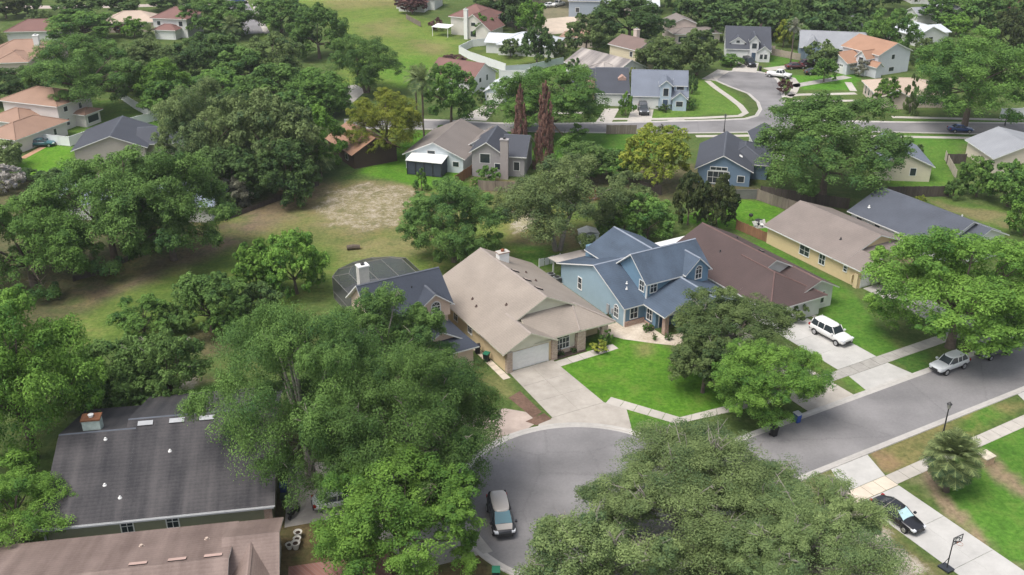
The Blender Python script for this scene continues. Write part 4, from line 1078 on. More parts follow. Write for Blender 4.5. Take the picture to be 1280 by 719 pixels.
# lower left: olive house drive and brick paved court
def F7(u, v): return (O7[0] + u * cos(A7) - v * sin(A7), O7[1] + u * sin(A7) + v * cos(A7))
sheet('driveway', [F7(.6, 9.5), F7(9, 9.5), F7(10, 1.5), F7(.5, .4)], .02, mat('grey_drive', (.33, .31, .29), .9, .2, .2, .8), .2)  # slightly darker grey concrete
sheet('paved_court', [F7(1.0, -4.6), F7(9.0, -4.2), F7(9.5, -14), F7(1.0, -14)], .02, brick('paver_brick', (.22, .10, .08), (.30, .16, .13), (.25, .2, .18), .6))
sheet('driveway', UV((-15.6, -19.5), (-15.6, -25), (-22, -24), (-24, -16)), .018, CONC2, .2)

# far street and its cul-de-sac
def road(pxs, name='street', z=.006):
    pts = PXP(*pxs)
    b2 = bmesh.new(); f = b2.faces.new([b2.verts.new((x, y, z)) for x, y in pts]); bmesh.ops.triangulate(b2, faces=[f]); bmesh.ops.recalc_face_normals(b2, faces=b2.faces)
    for f in b2.faces:
        if f.normal.z < 0: f.normal_flip()
    m = bpy.data.meshes.new(name); b2.to_mesh(m); b2.free(); m.materials.append(ASPH)
    return tag(link(name, m), kind='structure')
up = [(430, 150), (520, 150), (560, 151), (620, 154.5), (700, 155), (760, 154), (820, 152.5), (900, 150.5), (932, 149), (946, 145), (951, 137), (948, 128), (936, 117), (912, 108), (896, 101), (893, 96), (902, 91), (922, 88.5), (945, 89.5), (962, 93), (972, 100), (976, 110), (980, 125), (984, 138), (996, 147), (1020, 151), (1115, 153), (1300, 154.5)]
lo = [(430, 160), (560, 162), (640, 164), (720, 165.5), (830, 166.5), (960, 165), (1115, 165), (1300, 169)]
road(up + lo[::-1])
kerb(PXP(*up)[:9][::-1], 'kerb', True); kerb(PXP(*up)[8:], 'kerb'); kerb(PXP(*lo), 'kerb', True)
def walk(pxs, w=1.3, z=.03, m=None, name='sidewalk'):
    p0, p1 = ribbon(PXP(*pxs), -w / 2, w / 2, 0)
    mb = MB()
    for k in range(len(p0) - 1):
        mb.slab([p0[k] + (z,), p0[k + 1] + (z,), p1[k + 1] + (z,), p1[k] + (z,)], .2, 0, 0)
    return tag(mb.build(name, m or CONC), kind='structure')
walk([(760, 148.8), (820, 149), (880, 147.5), (925, 145), (932, 141), (925, 132), (912, 122), (895, 110), (884, 101)])
walk([(985, 120), (1000, 118.5), (1070, 117)], 1.6); walk([(985, 128), (1000, 126.5), (1075, 126)], 1.4)
walk([(1115, 146.5), (1180, 148), (1300, 151)]); walk([(870, 170.5), (960, 169.5), (1120, 171), (1300, 174)]); walk([(985, 122), (992, 115), (996, 106), (990, 98), (975, 95)], 1.6)
walk([(1060, 103), (1067, 114)], 1.5); walk([(990, 108), (1060, 96)], 2.5, m=CONC2, name='driveway'); walk([(958, 87), (985, 84)], 3.0, name='driveway'); walk([(930, 90), (934, 78)], 5.5, name='driveway'); walk([(885, 100), (905, 88)], 3.0)
sheet('driveway', PXP((789, 137), (817, 137), (814, 152), (784, 152)), .028, CONC, .2)
sheet('driveway', PXP((756, 136), (774, 136), (764, 154), (744, 154)), .028, CONC, .2)
sheet('driveway', PXP((606, 131), (624, 131), (608, 151), (572, 150)), .028, CONC, .2)
walk([(690, 141.5), (745, 141)], 1.3); walk([(855, 149.5), (835, 151)], .8)
walk([(292, -4), (300, 10), (312, 26), (322, 42)], 6.5, .008, ASPH, 'street'); walk([(318, 5), (324, 22), (334, 42)], 1.6)
walk([(0, 9), (60, 9), (150, 8), (310, 3)], 5, .008, mat('pink_road', (.42, .36, .32), .9, .2, .15, .4), 'street')
walk([(410, 125), (432, 128), (447, 114), (436, 107)], 3.5, .01, CONC2, 'path')
walk([(28, 198), (54, 184)], 1.2, .02, mat('clay_path', (.42, .25, .16), .9, .2, .15, 1), 'path')
sheet('patio', PXP((640, 28), (720, 20), (722, 40), (670, 45)), .02, mat('patio_sand', (.50, .42, .34), .9, .2, .15, .5), .2)
sheet('patio', PXP((940, 277), (956, 274), (958, 285), (944, 286)), .03, CONC2, .1)
# ------------------------------------------------------------------ vegetation
LEAF = {
    'oak': leafmat('leaf_oak', (0.052, 0.112, 0.032), (0.165, 0.275, 0.075)),
    'oakgrey': leafmat('leaf_liveoak', (0.084, 0.138, 0.052), (0.24, 0.31, 0.122)),
    'bright': leafmat('leaf_bright', (0.06, 0.145, 0.028), (0.2, 0.345, 0.066)),
    'mid': leafmat('leaf_mid', (0.054, 0.125, 0.032), (0.172, 0.298, 0.07)),
    'dark': leafmat('leaf_dark', (0.042, 0.088, 0.032), (0.13, 0.205, 0.066)),
    'yellow': leafmat('leaf_yellow', (0.12, 0.175, 0.026), (0.34, 0.37, 0.066)),
    'olive': leafmat('leaf_olive', (0.068, 0.118, 0.04), (0.188, 0.252, 0.092)),
    'magnolia': leafmat('leaf_magnolia', (0.034, 0.062, 0.024), (0.105, 0.125, 0.046)),
    'rust': leafmat('leaf_rust', (0.14, 0.075, 0.06), (0.36, 0.21, 0.17)),
    'maroon': leafmat('leaf_maroon', (0.072, 0.036, 0.036), (0.195, 0.111, 0.098)),
    'palm': leafmat('leaf_palm', (0.075, 0.115, 0.042), (0.24, 0.29, 0.12), .2),
    'pale': leafmat('leaf_pale', (0.12, 0.125, 0.085), (0.29, 0.29, 0.22)),
    'white': leafmat('leaf_blossom', (0.24, 0.23, 0.21), (0.6, 0.56, 0.52)),
    'scrub': leafmat('leaf_scrub', (0.066, 0.135, 0.036), (0.19, 0.3, 0.09)),
}
PROTO = {}

def crown(seed, nl, ns, nleaf, leaf, shape='dome', open_=0.0, up=.45, droop=0.0, fat=1.0, flat=.62):
    """unit crown (radius 1): lobes, each of sub-lobes, each a shell of small leaf clusters"""
    r = np.random.default_rng(seed)
    lob = []; lr = []
    k = 0
    ga = pi * (3 - sqrt(5))
    for k in range(nl):
        z = 1 - (k + .5) / nl * 1.72
        a = k * ga + r.normal(0, .5)
        q = sqrt(max(0, 1 - z * z))
        rad = r.choice([.17, .22, .27, .32, .37]) * r.uniform(.9, 1.12) * fat
        f = (1 - rad) * r.uniform(.84, 1.16)
        c = np.array([q * cos(a) * f, q * sin(a) * f, z * f])
        if shape == 'cone':
            t = (k + .5) / nl; hgt = -1 + 2 * t; w = (1 - t) ** .7 * 1.15 + .08
            a = k * ga; rad = .34 * (1 - t) + .10
            c = np.array([cos(a) * w * r.uniform(.3, .75), sin(a) * w * r.uniform(.3, .75), hgt * .92])
        lob.append(c); lr.append(rad)
    if shape == 'dome':
        for _ in range(int(nl * .25)):
            c = r.normal(0, .33, 3); c[2] = abs(c[2]) * .8 - .1; lob.append(c); lr.append(r.uniform(.22, .36))
    lob = np.array(lob); lr = np.array(lr)
    if open_:
        keep = r.random(len(lob)) > open_; lob = lob[keep]; lr = lr[keep]
    n = len(lob)
    d = r.normal(0, 1, (n, ns, 3)); d[..., 2] += up; d += lob[:, None, :] * .9; d /= np.linalg.norm(d, axis=2, keepdims=True)
    sc = lob[:, None, :] + d * lr[:, None, None] * r.uniform(.35, 1.05, (n, ns, 1)) * np.array([1.08, 1.08, flat])
    sr = lr[:, None] * r.uniform(.24, .46, (n, ns))
    st = r.random((n, ns)) * .36 + r.random((n, 1)) * .40
    sc = sc.reshape(-1, 3); sr = sr.ravel(); st = st.ravel()
    m = len(sc)
    e = r.normal(0, 1, (m, nleaf, 3)); e[..., 2] += up + .45; e /= np.linalg.norm(e, axis=2, keepdims=True)
    rr = r.uniform(.30, 1.06, (m, nleaf, 1)) ** .45
    p = sc[:, None, :] + e * sr[:, None, None] * rr
    if droop: p[..., 2] -= droop * r.random((m, nleaf)) ** 2
    nv = e * 1.0 + r.normal(0, .34, e.shape) + np.array([0, 0, .2])
    nv /= np.linalg.norm(nv, axis=2, keepdims=True)
    t1 = np.cross(nv, r.normal(0, 1, e.shape)); t1 /= np.linalg.norm(t1, axis=2, keepdims=True)
    t2 = np.cross(nv, t1)
    s = leaf * r.uniform(.55, 1.35, (m, nleaf, 1))
    a_ = s * .95; b_ = s * .55
    quad = np.stack([p - t1 * a_, p - t2 * b_ + nv * s * .15, p + t1 * a_, p + t2 * b_ + nv * s * .15], 2).reshape(-1, 4, 3)
    tint = np.clip(st[:, None] + r.random((m, nleaf)) * .34, 0, 1).ravel()
    return quad, tint, lob, lr

def quads_mesh(name, quad, tint, m):
    n = len(quad)
    me = bpy.data.meshes.new(name)
    me.vertices.add(n * 4); me.vertices.foreach_set('co', quad.reshape(-1).astype(np.float32))
    me.loops.add(n * 4); me.loops.foreach_set('vertex_index', np.arange(n * 4, dtype=np.int32))
    me.polygons.add(n); me.polygons.foreach_set('loop_start', np.arange(0, n * 4, 4, dtype=np.int32))
    me.update(calc_edges=True)
    at = me.attributes.new('tint', 'FLOAT', 'FACE'); at.data.foreach_set('value', tint.astype(np.float32))
    me.materials.append(m)
    return me

STYFAT = {'clump': 1.08, 'open': .95, 'thin': .8}
STY = {  # shape, open, up, droop, lobes factor
    'dome': ('dome', .0, .45, 0, 1.0), 'loose': ('dome', .04, .35, .05, 1.0), 'open': ('dome', .22, .2, .10, .95), 'cone': ('cone', 0, .1, 0, 1.0), 'clump': ('dome', .0, .7, 0, .8), 'thin': ('cone', .12, 0, .03, 1.0),
}
def proto(style, size, variant, leaf='oak'):
    key = (style, size, variant)
    if key not in PROTO:
        sh, op, up, dr, lf = STY[style]
        nl, ns, nf, le = {'XL': (42, 18, 290, .0092), 'L': (38, 15, 150, .0160), 'M': (34, 13, 56, .033), 'S': (24, 10, 36, .056), 'X': (15, 7, 26, .097)}[size]
        q, t, lob, lr = crown(sum(map(ord, style)) * 7 + variant * 131 + ord(size[0]), max(8, int(nl * lf)), ns, nf, le, sh, op, up, dr, STYFAT.get(style, 1.0), {'clump': .9, 'dome': .8, 'cone': .9}.get(style, .6))
        PROTO[key] = (quads_mesh('crown', q, t, LEAF[leaf]), lob, lr)
    return PROTO[key]

ntree = [0]
def trunk_mesh(X, lob, r, rz, hc, zb, size, bark, base_r, fork=1, show=8, seed=0):
    rr = random.Random(seed)
    mb = MB()
    n = {'XL': 9, 'L': 8, 'M': 6, 'S': 5, 'X': 4}[size]
    order = sorted(range(len(lob)), key=lambda k: rr.random())[:show]
    th = max(zb + rz * .35, 1.0)
    forks = []
    if fork == 1:
        lean = (rr.uniform(-.25, .25), rr.uniform(-.25, .25))
        mb.tube([(0, 0, -.3), (0, 0, .25), (lean[0] * .4, lean[1] * .4, th * .5), (lean[0], lean[1], th)], [base_r * 1.5, base_r * 1.1, base_r * .85, base_r * .62], n + 2)
        forks = [(lean[0], lean[1], th)]
    else:
        for k in range(fork):
            a = 2 * pi * k / fork + .4; d = r * .28
            q = (cos(a) * d, sin(a) * d, th * 1.0)
            mb.tube([(cos(a) * base_r * .6, sin(a) * base_r * .6, -.3), (cos(a) * base_r, sin(a) * base_r, .3), (q[0] * .45, q[1] * .45, th * .5), q], [base_r * 1.1, base_r * .85, base_r * .7, base_r * .5], n + 1)
            forks.append(q)
    for k in order:
        c = lob[k]; e = (c[0] * r, c[1] * r, hc + c[2] * rz)
        s = min(forks, key=lambda f: (f[0] - e[0]) ** 2 + (f[1] - e[1]) ** 2)
        f0 = rr.uniform(.55, 1.0)
        s = (s[0] * f0, s[1] * f0, s[2] * (f0 * .5 + .5))
        mid = ((s[0] + e[0]) / 2 + rr.uniform(-.3, .3), (s[1] + e[1]) / 2 + rr.uniform(-.3, .3), (s[2] * .45 + e[2] * .55))
        mb.tube([s, mid, e], [base_r * .42, base_r * .26, base_r * .07], n - 1 if n > 4 else 4)
        if size in ('XL', 'L'):
            for _ in range(4):
                t = rr.uniform(.4, 1); b = tuple(mid[i] + (e[i] - mid[i]) * t for i in range(3))
                g = (b[0] + rr.uniform(-.2, .2) * r, b[1] + rr.uniform(-.2, .2) * r, b[2] + rr.uniform(.0, .22) * rz)
                mb.tube([b, ((b[0] + g[0]) / 2, (b[1] + g[1]) / 2, (b[2] + g[2]) / 2 + .15), g], [base_r * .14, base_r * .09, base_r * .03], 4)
    return mb

def tree(name, kind, style, box, label, zb=2.2, cat='tree', group=None, fork=1, bark=None, sz=None, base_r=None, maxk=1.25, twigs=0, var=None, base=None):
    """stand a tree so that its crown spans the surveyed extent"""
    ntree[0] += 1; sd = ntree[0]
    x0, y0, x1, y1 = box; w, hh = x1 - x0, y1 - y0; cx, cy = (x0 + x1) / 2, (y0 + y1) / 2
    hc = 6.0
    for _ in range(6):
        X, Y = G(cx, cy, hc) if base is None else G(*base)
        z = hc - CAMH; dep = Y * cP - z * sP; s = F / dep; dl = atan2(CAMH - hc, hypot(X, Y))
        r = w / 2 / s; vz = hh / 2 / s
        rz = sqrt(max(vz * vz - (r * sin(dl)) ** 2, (.42 * r) ** 2)) / cos(dl)
        rz = min(max(rz, .45 * r), maxk * r)
        if base is not None:
            rz = hh / 2 / s / cos(dl)
        hc = zb * .6 + rz * (.78 if style not in ('cone', 'thin') else 1.0)
    R_ = w / 2 * .8
    size = sz or ('XL' if R_ > 85 else 'L' if R_ > 48 else 'M' if R_ > 26 else 'S' if R_ > 12 else 'X')
    v = sd % 3 if size in ('M', 'S', 'X') else sd % 2
    if var is not None: v = var
    me, lob, lr = proto(style, size, v)
    root = empty(name, (X, Y), 0, label, cat, group)
    rot = rng.uniform(0, 2 * pi)
    c = link('crown', me, root)
    c.location = (0, 0, hc); c.scale = (r * rng.uniform(1.03, 1.1), r * rng.uniform(1.03, 1.1), rz * 1.05); c.rotation_euler = (0, 0, rot)
    c.material_slots[0].link = 'OBJECT'; c.material_slots[0].material = LEAF[kind]
    cr, sr = cos(rot), sin(rot)
    lw = [(p[0] * cr - p[1] * sr, p[0] * sr + p[1] * cr, p[2]) for p in lob]
    br = base_r or min(.55, max(.09, r * .055))
    mb = trunk_mesh(X, lw, r, rz, hc, zb, size, bark, br, fork, {'XL': 22, 'L': 16, 'M': 9, 'S': 5, 'X': 3}[size], sd)
    if twigs:
        t_ = mb; rr = random.Random(sd)
        for _ in range(twigs):
            k = rr.randrange(len(lw)); p = lw[k]
            b = (p[0] * r, p[1] * r, hc + p[2] * rz); d = (p[0] + rr.uniform(-.6, .6), p[1] + rr.uniform(-.6, .6), abs(p[2]) + rr.uniform(.1, .6))
            l = rr.uniform(.2, .8) + lr[k] * r * .66
            e = tuple(b[i] + d[i] * l for i in range(3)); m = tuple(b[i] + d[i] * l * .5 + rr.uniform(-.2, .2) for i in range(3))
            t_.tube([b, m, e], [.05, .035, .012], 4, 1)
            for _ in range(3):
                f = rr.uniform(.3, .9); q = tuple(b[i] + (e[i] - b[i]) * f for i in range(3)); g = tuple(q[i] + rr.uniform(-.45, .45) for i in range(3))
                t_.tube([q, g], [.035, .01], 3, 1)
    mb.build('trunk', [bark or BARK, BARKG], root, smooth=True)
    return root

def frond_crown(seed, nf, length, leafw, spread=1.0, fan=False):
    r = random.Random(seed); Q = []; T = []
    for k in range(nf):
        a = 2 * pi * k * .381966 ; el = R(86 - 126 * (k / nf) * spread)
        L_ = length * r.uniform(.85, 1.1)
        d = np.array([cos(a) * cos(el), sin(a) * cos(el), sin(el)]); side = np.array([-sin(a), cos(a), 0.])
        n = 9; p = np.array([0., 0, 0]); prev = p
        for j in range(n):
            f = (j + 1) / n
            dd = d + np.array([0, 0, -1.0]) * f * f * .9; dd /= np.linalg.norm(dd)
            p = prev + dd * L_ / n
            if fan and f < (.12 if k < nf * .4 else .4): prev = p; continue
            wd = leafw * (sin(pi * min(.97, f * .92 + .08)) ** .6)
            upv = np.cross(side, dd)
            for s_ in (-1, 1):
                for h_ in range(2):
                    b0 = prev + (p - prev) * (h_ * .5); tip = b0 + side * s_ * wd + dd * wd * .75 - upv * wd * .25 * (1 if not fan else -.2)
                    Q.append([b0, b0 + dd * L_ / n * .42, tip + dd * .05, tip]); T.append(r.random() * .6 + (.25 if el > .3 else 0))
            Q.append([prev - side * .03, p - side * .03, p + side * .03, prev + side * .03]); T.append(.9)
            prev = p
    return np.array(Q), np.array(T)

def palm(name, px, top, label, r=2.2, nf=26, fan=False, kind='palm', crown_r=None, group=None, tr=.16):
    """palm: base at pixel px, crown centre at pixel top"""
    X, Y = G(*px)
    lo, hi_ = .3, 25.
    for _ in range(40):
        m = (lo + hi_) / 2; z = m - CAMH; d = Y * cP - z * sP; yv = 359.5 - F * (Y * sP + z * cP) / d
        if yv > top[1]: lo = m
        else: hi_ = m
    H_ = lo
    root = empty(name, (X, Y), rng.uniform(0, 6), label, 'palm tree', group)
    q, t = frond_crown(int(X * 10 + Y), nf, r, r * (.36 if nf > 80 else .30), 1.15, fan)
    c = link('crown', quads_mesh('palm_crown', q + np.array([0, 0, H_]), t, LEAF[kind]), root)
    mb = MB(); n = 7
    mb.tube([(rng.uniform(-.04, .04), rng.uniform(-.04, .04), -.2 + (H_ - .35) * k / n) for k in range(n + 1)], [tr * (1.35 if k == 0 else 1.0 + .12 * (k % 2)) for k in range(n + 1)], 8)
    mb.build('trunk', BARK, root, smooth=True)
    return root

T = lambda *a, **k: tree(*a, **k)
# near the camera
T('oak_tree', 'oak', 'loose', (270, 366, 488, 640), 'large oak beside the olive house, its crown reaching the slate roofed house', 2.5, twigs=26, bark=BARKG, base_r=.5)
T('oak_tree', 'oak', 'loose', (396, 425, 620, 650), 'huge oak spreading left of the asphalt court', 2.5, twigs=30, bark=BARKG, base_r=.55)
T('oak_tree', 'oak', 'loose', (405, 360, 560, 500), 'oak crown rising in front of the slate roofed house', 3.0, twigs=12, bark=BARKG)
T('laurel_tree', 'bright', 'clump', (397, 566, 604, 745), 'round clumped laurel tree with yellow green tops at the bottom centre', 1.8, twigs=0)
T('live_oak', 'oakgrey', 'open', (652, 622, 850, 790), 'grey green live oak overhanging the court beside the minivan', 3.2, twigs=60, bark=BARKG)
T('live_oak', 'oakgrey', 'loose', (735, 525, 1010, 730), 'broad grey green live oak with bare twigs standing right of the court', 3.0, twigs=110, bark=BARKG, base_r=.5)
T('live_oak', 'oakgrey', 'loose', (895, 590, 1118, 775), 'grey green live oak with bare twigs beside the black sedan driveway', 3.0, twigs=90, bark=BARKG, base_r=.5)
T('sweetgum_tree', 'bright', 'dome', (-75, 352, 116, 612), 'tall pale green tree at the left edge behind the olive house', 2.0, var=1, twigs=0)
T('cypress_tree', 'bright', 'open', (-50, 585, 88, 690), 'feathery lime green tree leaning over the olive house roof corner', 2.0, sz='L')
T('lawn_oak', 'olive', 'loose', (842, 362, 992, 468), 'dark olive oak in front of the blue house garage', 2.4, twigs=16, bark=BARKG)
T('lawn_oak', 'olive', 'loose', (838, 416, 925, 492), 'small dark olive oak on the green front lawn', 2.0, twigs=6)
T('maple_tree', 'bright', 'loose', (890, 420, 1030, 528), 'bright green tree beside the street between the two driveways', 2.2, twigs=8)
T('camphor_tree', 'bright', 'dome', (1098, 284, 1306, 448), 'large bright green tree hanging over the silver crossover', 2.6, twigs=10)
T('oak_tree', 'oak', 'dome', (505, 226, 628, 336), 'dense round oak behind the cream house', 1.5)
T('ligustrum_tree', 'bright', 'dome', (288, 282, 348, 390), 'taller left stem tree of a bright green pair in the clearing', .6)
T('ligustrum_tree', 'bright', 'dome', (330, 274, 405, 388), 'right hand bright green tree of a pair in the clearing', .6)
T('bay_tree', 'oak', 'dome', (218, 338, 304, 422), 'dark green round tree left of the bright pair', 1.0)
T('ligustrum_tree', 'mid', 'clump', (140, 370, 214, 432), 'low mid green bushy tree on the clearing edge above the weeds', .5)
T('bay_tree', 'oak', 'dome', (196, 378, 228, 420), 'small dark green tree squeezed between two bushier ones', .5)
T('wild_shrub', 'scrub', 'open', (100, 412, 200, 515), 'tangled weedy shrub beside the pale green tree', .3, 'shrub')
T('wild_shrub', 'scrub', 'open', (160, 410, 258, 520), 'tangled weedy shrub with bare stems behind the olive house', .3, 'shrub', twigs=20)
T('broad_oak', 'oak', 'loose', (48, 184, 215, 338), 'very wide dark oak with hidden roof behind it, left half', 2.5, twigs=8)
T('broad_oak', 'oak', 'loose', (130, 186, 284, 335), 'wide dark oak beside the brown earth bank, right half of the pair', 2.2)
T('sweetgum_tree', 'mid', 'loose', (-50, 238, 112, 372), 'mid green tree mass at the left edge in front of the hidden roof', 1.0)
T('willow_oak', 'oakgrey', 'open', (622, 188, 775, 312), 'grey green willow oak with forked trunk beside the white shed', 4.0, fork=2, bark=BARKG, base_r=.42, sz='L')
T('willow_oak', 'oakgrey', 'loose', (748, 214, 818, 292), 'grey green tree right of the white shed', 1.4)
T('guava_tree', 'mid', 'dome', (775, 242, 844, 306), 'bushy green tree behind the blue house roof', .8)
T('guava_tree', 'bright', 'dome', (744, 260, 780, 302), 'small bright bush beside the white shed', .2, 'shrub')
T('magnolia_tree', 'magnolia', 'dome', (840, 212, 884, 288), 'dark bronze magnolia left of the two behind the maroon roof', .5, maxk=2.2)
T('magnolia_tree', 'magnolia', 'dome', (872, 220, 924, 292), 'fuller bronze magnolia in front of the slate blue house', .5, maxk=2.2)
T('golden_tree', 'yellow', 'clump', (782, 158, 862, 236), 'yellow green tree left of the slate blue house', 2.0)
T('elm_tree', 'mid', 'dome', (740, 184, 798, 226), 'mid green tree tucked left of the yellow green tree', 1.0)
T('elm_tree', 'scrub', 'loose', (694, 176, 765, 225), 'pale green loose tree beyond the forked willow oak', 1.5)
T('dead_cypress', 'rust', 'cone', (638, 110, 661, 200), 'thinner grey red dead cypress of the pair', 1.0, maxk=6, bark=BARKG, base=(650, 203), sz='M')
T('dead_cypress', 'rust', 'cone', (665, 108, 694, 208), 'denser rusty red dead cypress of the pair', 1.0, maxk=6, bark=BARKG, base=(680, 210), sz='M')
T('dome_oak', 'mid', 'clump', (613, 84, 762, 182), 'big dome shaped green tree beside the far street', 1.5, sz='L')
T('broad_oak', 'oak', 'clump', (945, 118, 1128, 255), 'massive dark oak behind the yellow house', 2.0)
T('corner_oak', 'mid', 'loose', (1143, 38, 1292, 156), 'tall leafy oak over the blue coupe on the far street', 5.0, sz='L', base_r=.6)
T('holly_tree', 'bright', 'dome', (1094, 94, 1126, 138), 'compact bright tree in front of the tan hip roofed house', .6)
T('slender_tree', 'olive', 'thin', (1132, 86, 1152, 140), 'thin sparse tree against the wall of the tan hip roofed house', .5, maxk=5)
T('yaupon_tree', 'scrub', 'loose', (1182, 218, 1206, 254), 'small grey shrub by the dark wooden fence at right', .3)
T('yard_tree', 'mid', 'loose', (1202, 188, 1248, 256), 'green tree beside the brown fence near the right edge', .6)
T('yard_tree', 'mid', 'loose', (1236, 198, 1294, 264), 'wide green tree at the right edge by the light grey roof', .6)
T('yard_tree', 'bright', 'loose', (1262, 240, 1310, 300), 'bright green tree cut by the right edge above the large street tree', .6)
T('myrtle_bush', 'yellow', 'dome', (1145, 243, 1158, 256), 'small yellow green bush at the dark fence', .1, 'shrub')
T('round_bush', 'dark', 'dome', (1142, 180, 1155, 196), 'dark round bush on the lawn behind the broad oak', .1, 'shrub')
# middle distance left
T('shade_oak', 'oak', 'loose', (36, 46, 165, 142), 'large oak with thick trunk above the green fenced lawn', 4.0, base_r=.6, sz='L')
T('shade_oak', 'olive', 'loose', (138, 50, 226, 112), 'olive oak behind the large thick trunked oak', 2.0)
T('shade_oak', 'bright', 'loose', (165, 72, 236, 142), 'fresh green tree beside the white fence corner', 1.0)
T('shade_oak', 'dark', 'dome', (218, 40, 306, 106), 'dark dense oak below the top left street', 1.5)
T('shade_oak', 'mid', 'dome', (236, 86, 306, 128), 'rounded mid green tree in front of a dark dense oak', 1.5)
T('grey_oak', 'oakgrey', 'dome', (196, 104, 318, 232), 'large grey green oak left of the earth bank', 1.5)
T('grey_oak', 'oakgrey', 'dome', (282, 116, 398, 242), 'grey green oak in the middle of the wood by the earth bank', 1.5)
T('wood_tree', 'bright', 'loose', (356, 130, 428, 222), 'bright green tree at the right end of the wood', 1.0)
T('wood_tree', 'dark', 'dome', (318, 172, 400, 262), 'dark low tree in shade at the edge of the earth bank', .6)
T('wood_tree', 'dark', 'dome', (240, 180, 330, 262), 'dark tree under the grey green oaks', .6)
T('wood_tree', 'oak', 'dome', (300, 78, 385, 140), 'dark green tree in the wood behind the bright ones', 1.0)
T('wood_tree', 'mid', 'loose', (360, 84, 438, 148), 'mid green tree at the wood edge beside the pale path', 1.0)
T('wood_tree', 'olive', 'loose', (298, 40, 378, 106), 'olive tree left of the open field', 1.0)
T('field_oak', 'oak', 'dome', (314, -8, 386, 42), 'green oak at the top of the field edge', 1.5)
T('field_oak', 'oak', 'dome', (360, 8, 434, 76), 'round dark oak on the left edge of the open field', 1.5)
T('field_oak', 'oak', 'clump', (412, 44, 500, 114), 'spreading dark oak with two trunks standing on the open field', 3.0, fork=2, base_r=.4, sz='L')
T('golden_tree', 'yellow', 'clump', (436, 112, 528, 200), 'yellow green tree beside the dark brown house', 2.0, sz='L')
T('street_oak', 'mid', 'dome', (530, 78, 596, 156), 'tall green tree beside the two palms', 3.0)
palm('queen_palm', (521, 143), (515, 98), 'left palm of the two tall palms near the far street', 3.0, 22)
palm('queen_palm', (530, 176), (533, 100), 'taller right palm of the two near the far street', 3.0, 22)
T('plum_hedge', 'maroon', 'dome', (546, 68, 584, 86), 'low maroon leaved bush behind the dull red roof', .2, 'shrub')
T('plum_tree', 'maroon', 'dome', (496, -10, 534, 18), 'purple leaved tree at the top of the field', .8)
T('yard_maple', 'mid', 'dome', (590, 18, 616, 50), 'small green tree beside the two storey red hip roofed house', .5)
T('dark_oak', 'dark', 'dome', (594, -20, 660, 32), 'dark oak at the top behind the red hip roofed house', 1.0)
T('dark_oak', 'dark', 'dome', (622, -14, 668, 40), 'dark oak at the top beside a bright yellow green tree', 1.0)
T('yard_maple', 'bright', 'dome', (644, 0, 684, 48), 'bright green tree behind the pale metal roof', 1.0)
T('yard_maple', 'dark', 'dome', (650, 30, 692, 86), 'dark green tree in front of the pale metal roof', 1.0)
T('yard_maple', 'olive', 'loose', (624, 46, 652, 74), 'greyish small tree against the pale metal roofed house', .3)
T('yard_maple', 'olive', 'loose', (690, 42, 714, 82), 'thin olive tree left of the streaked grey roof', 1.0)
T('dark_oak', 'olive', 'loose', (706, 18, 760, 70), 'olive oak behind the tall cream house', 1.5)
T('dark_oak', 'dark', 'loose', (740, -6, 836, 56), 'big dark oak above the tall cream house', 2.5)
T('dark_oak', 'olive', 'loose', (792, 46, 862, 98), 'olive oak behind the pale blue two storey house', 2.5)
T('dark_oak', 'olive', 'loose', (842, 36, 904, 94), 'thinner olive oak left of the white slate roofed house', 2.0)
T('fan_palm', 'palm', 'clump', (851, 14, 871, 42), 'pale palm like tree beside the far screened porch', 1.0)
T('cedar_hedge', 'bright', 'dome', (774, 116, 792, 148), 'tall bright hedge between the charcoal and pale blue houses', .1, 'shrub', maxk=2)
T('cedar_hedge', 'yellow', 'loose', (784, 82, 798, 112), 'yellowing vine strip between two far houses', .1, 'shrub', maxk=2)
T('porch_shrub', 'dark', 'dome', (858, 92, 873, 120), 'dark tall shrub at the right end of the pale blue house', .1, 'shrub', maxk=2)
T('porch_shrub', 'mid', 'dome', (852, 122, 872, 138), 'low green shrub at the front corner of the pale blue house', .1, 'shrub')
T('porch_shrub', 'dark', 'dome', (822, 130, 842, 140), 'low dark shrub below the tower of the pale blue house', .1, 'shrub')
T('shed_tree', 'dark', 'dome', (708, 72, 733, 96), 'small dark tree against the streaked grey roof', .3)
T('hedge_row', 'mid', 'dome', (898, 68, 930, 84), 'trimmed hedge beside the far cul-de-sac driveway', .1, 'shrub')
T('garage_bush', 'dark', 'dome', (594, 108, 610, 132), 'dark bush between the red roofed house and the pale garage', .1, 'shrub')
T('bamboo_tree', 'yellow', 'loose', (968, 22, 993, 62), 'bright lime tree above the far cul-de-sac', .4, maxk=2)
palm('bare_palm', (988, 80), (997, 33), 'tall pole palm with pale dry crown at the far cul-de-sac', 2.0, 20, kind='pale')
T('ball_tree', 'olive', 'dome', (1010, 52, 1048, 90), 'rounded greyish tree in front of the grey blue house', .6)
T('ball_tree', 'mid', 'dome', (1016, 72, 1047, 103), 'neat ball shaped green tree on the lawn by the cul-de-sac', 1.0)
T('plum_bush', 'maroon', 'dome', (970, 98, 990, 118), 'round maroon bush at the kerb of the far cul-de-sac', .5, 'shrub')
T('dry_shrub', 'pale', 'open', (1063, 74, 1092, 96), 'pale dry shrub in front of the orange roofed house', .2, 'shrub')
T('forest_tree', 'mid', 'loose', (1080, 10, 1146, 74), 'tall green tree behind the orange roofed house', 1.5)
T('forest_tree', 'olive', 'loose', (1138, 46, 1172, 84), 'olive tree left of the tall leafy oak', .5)
T('forest_tree', 'bright', 'dome', (1178, 18, 1216, 46), 'light green round tree by the pale roofed cottage', .6)
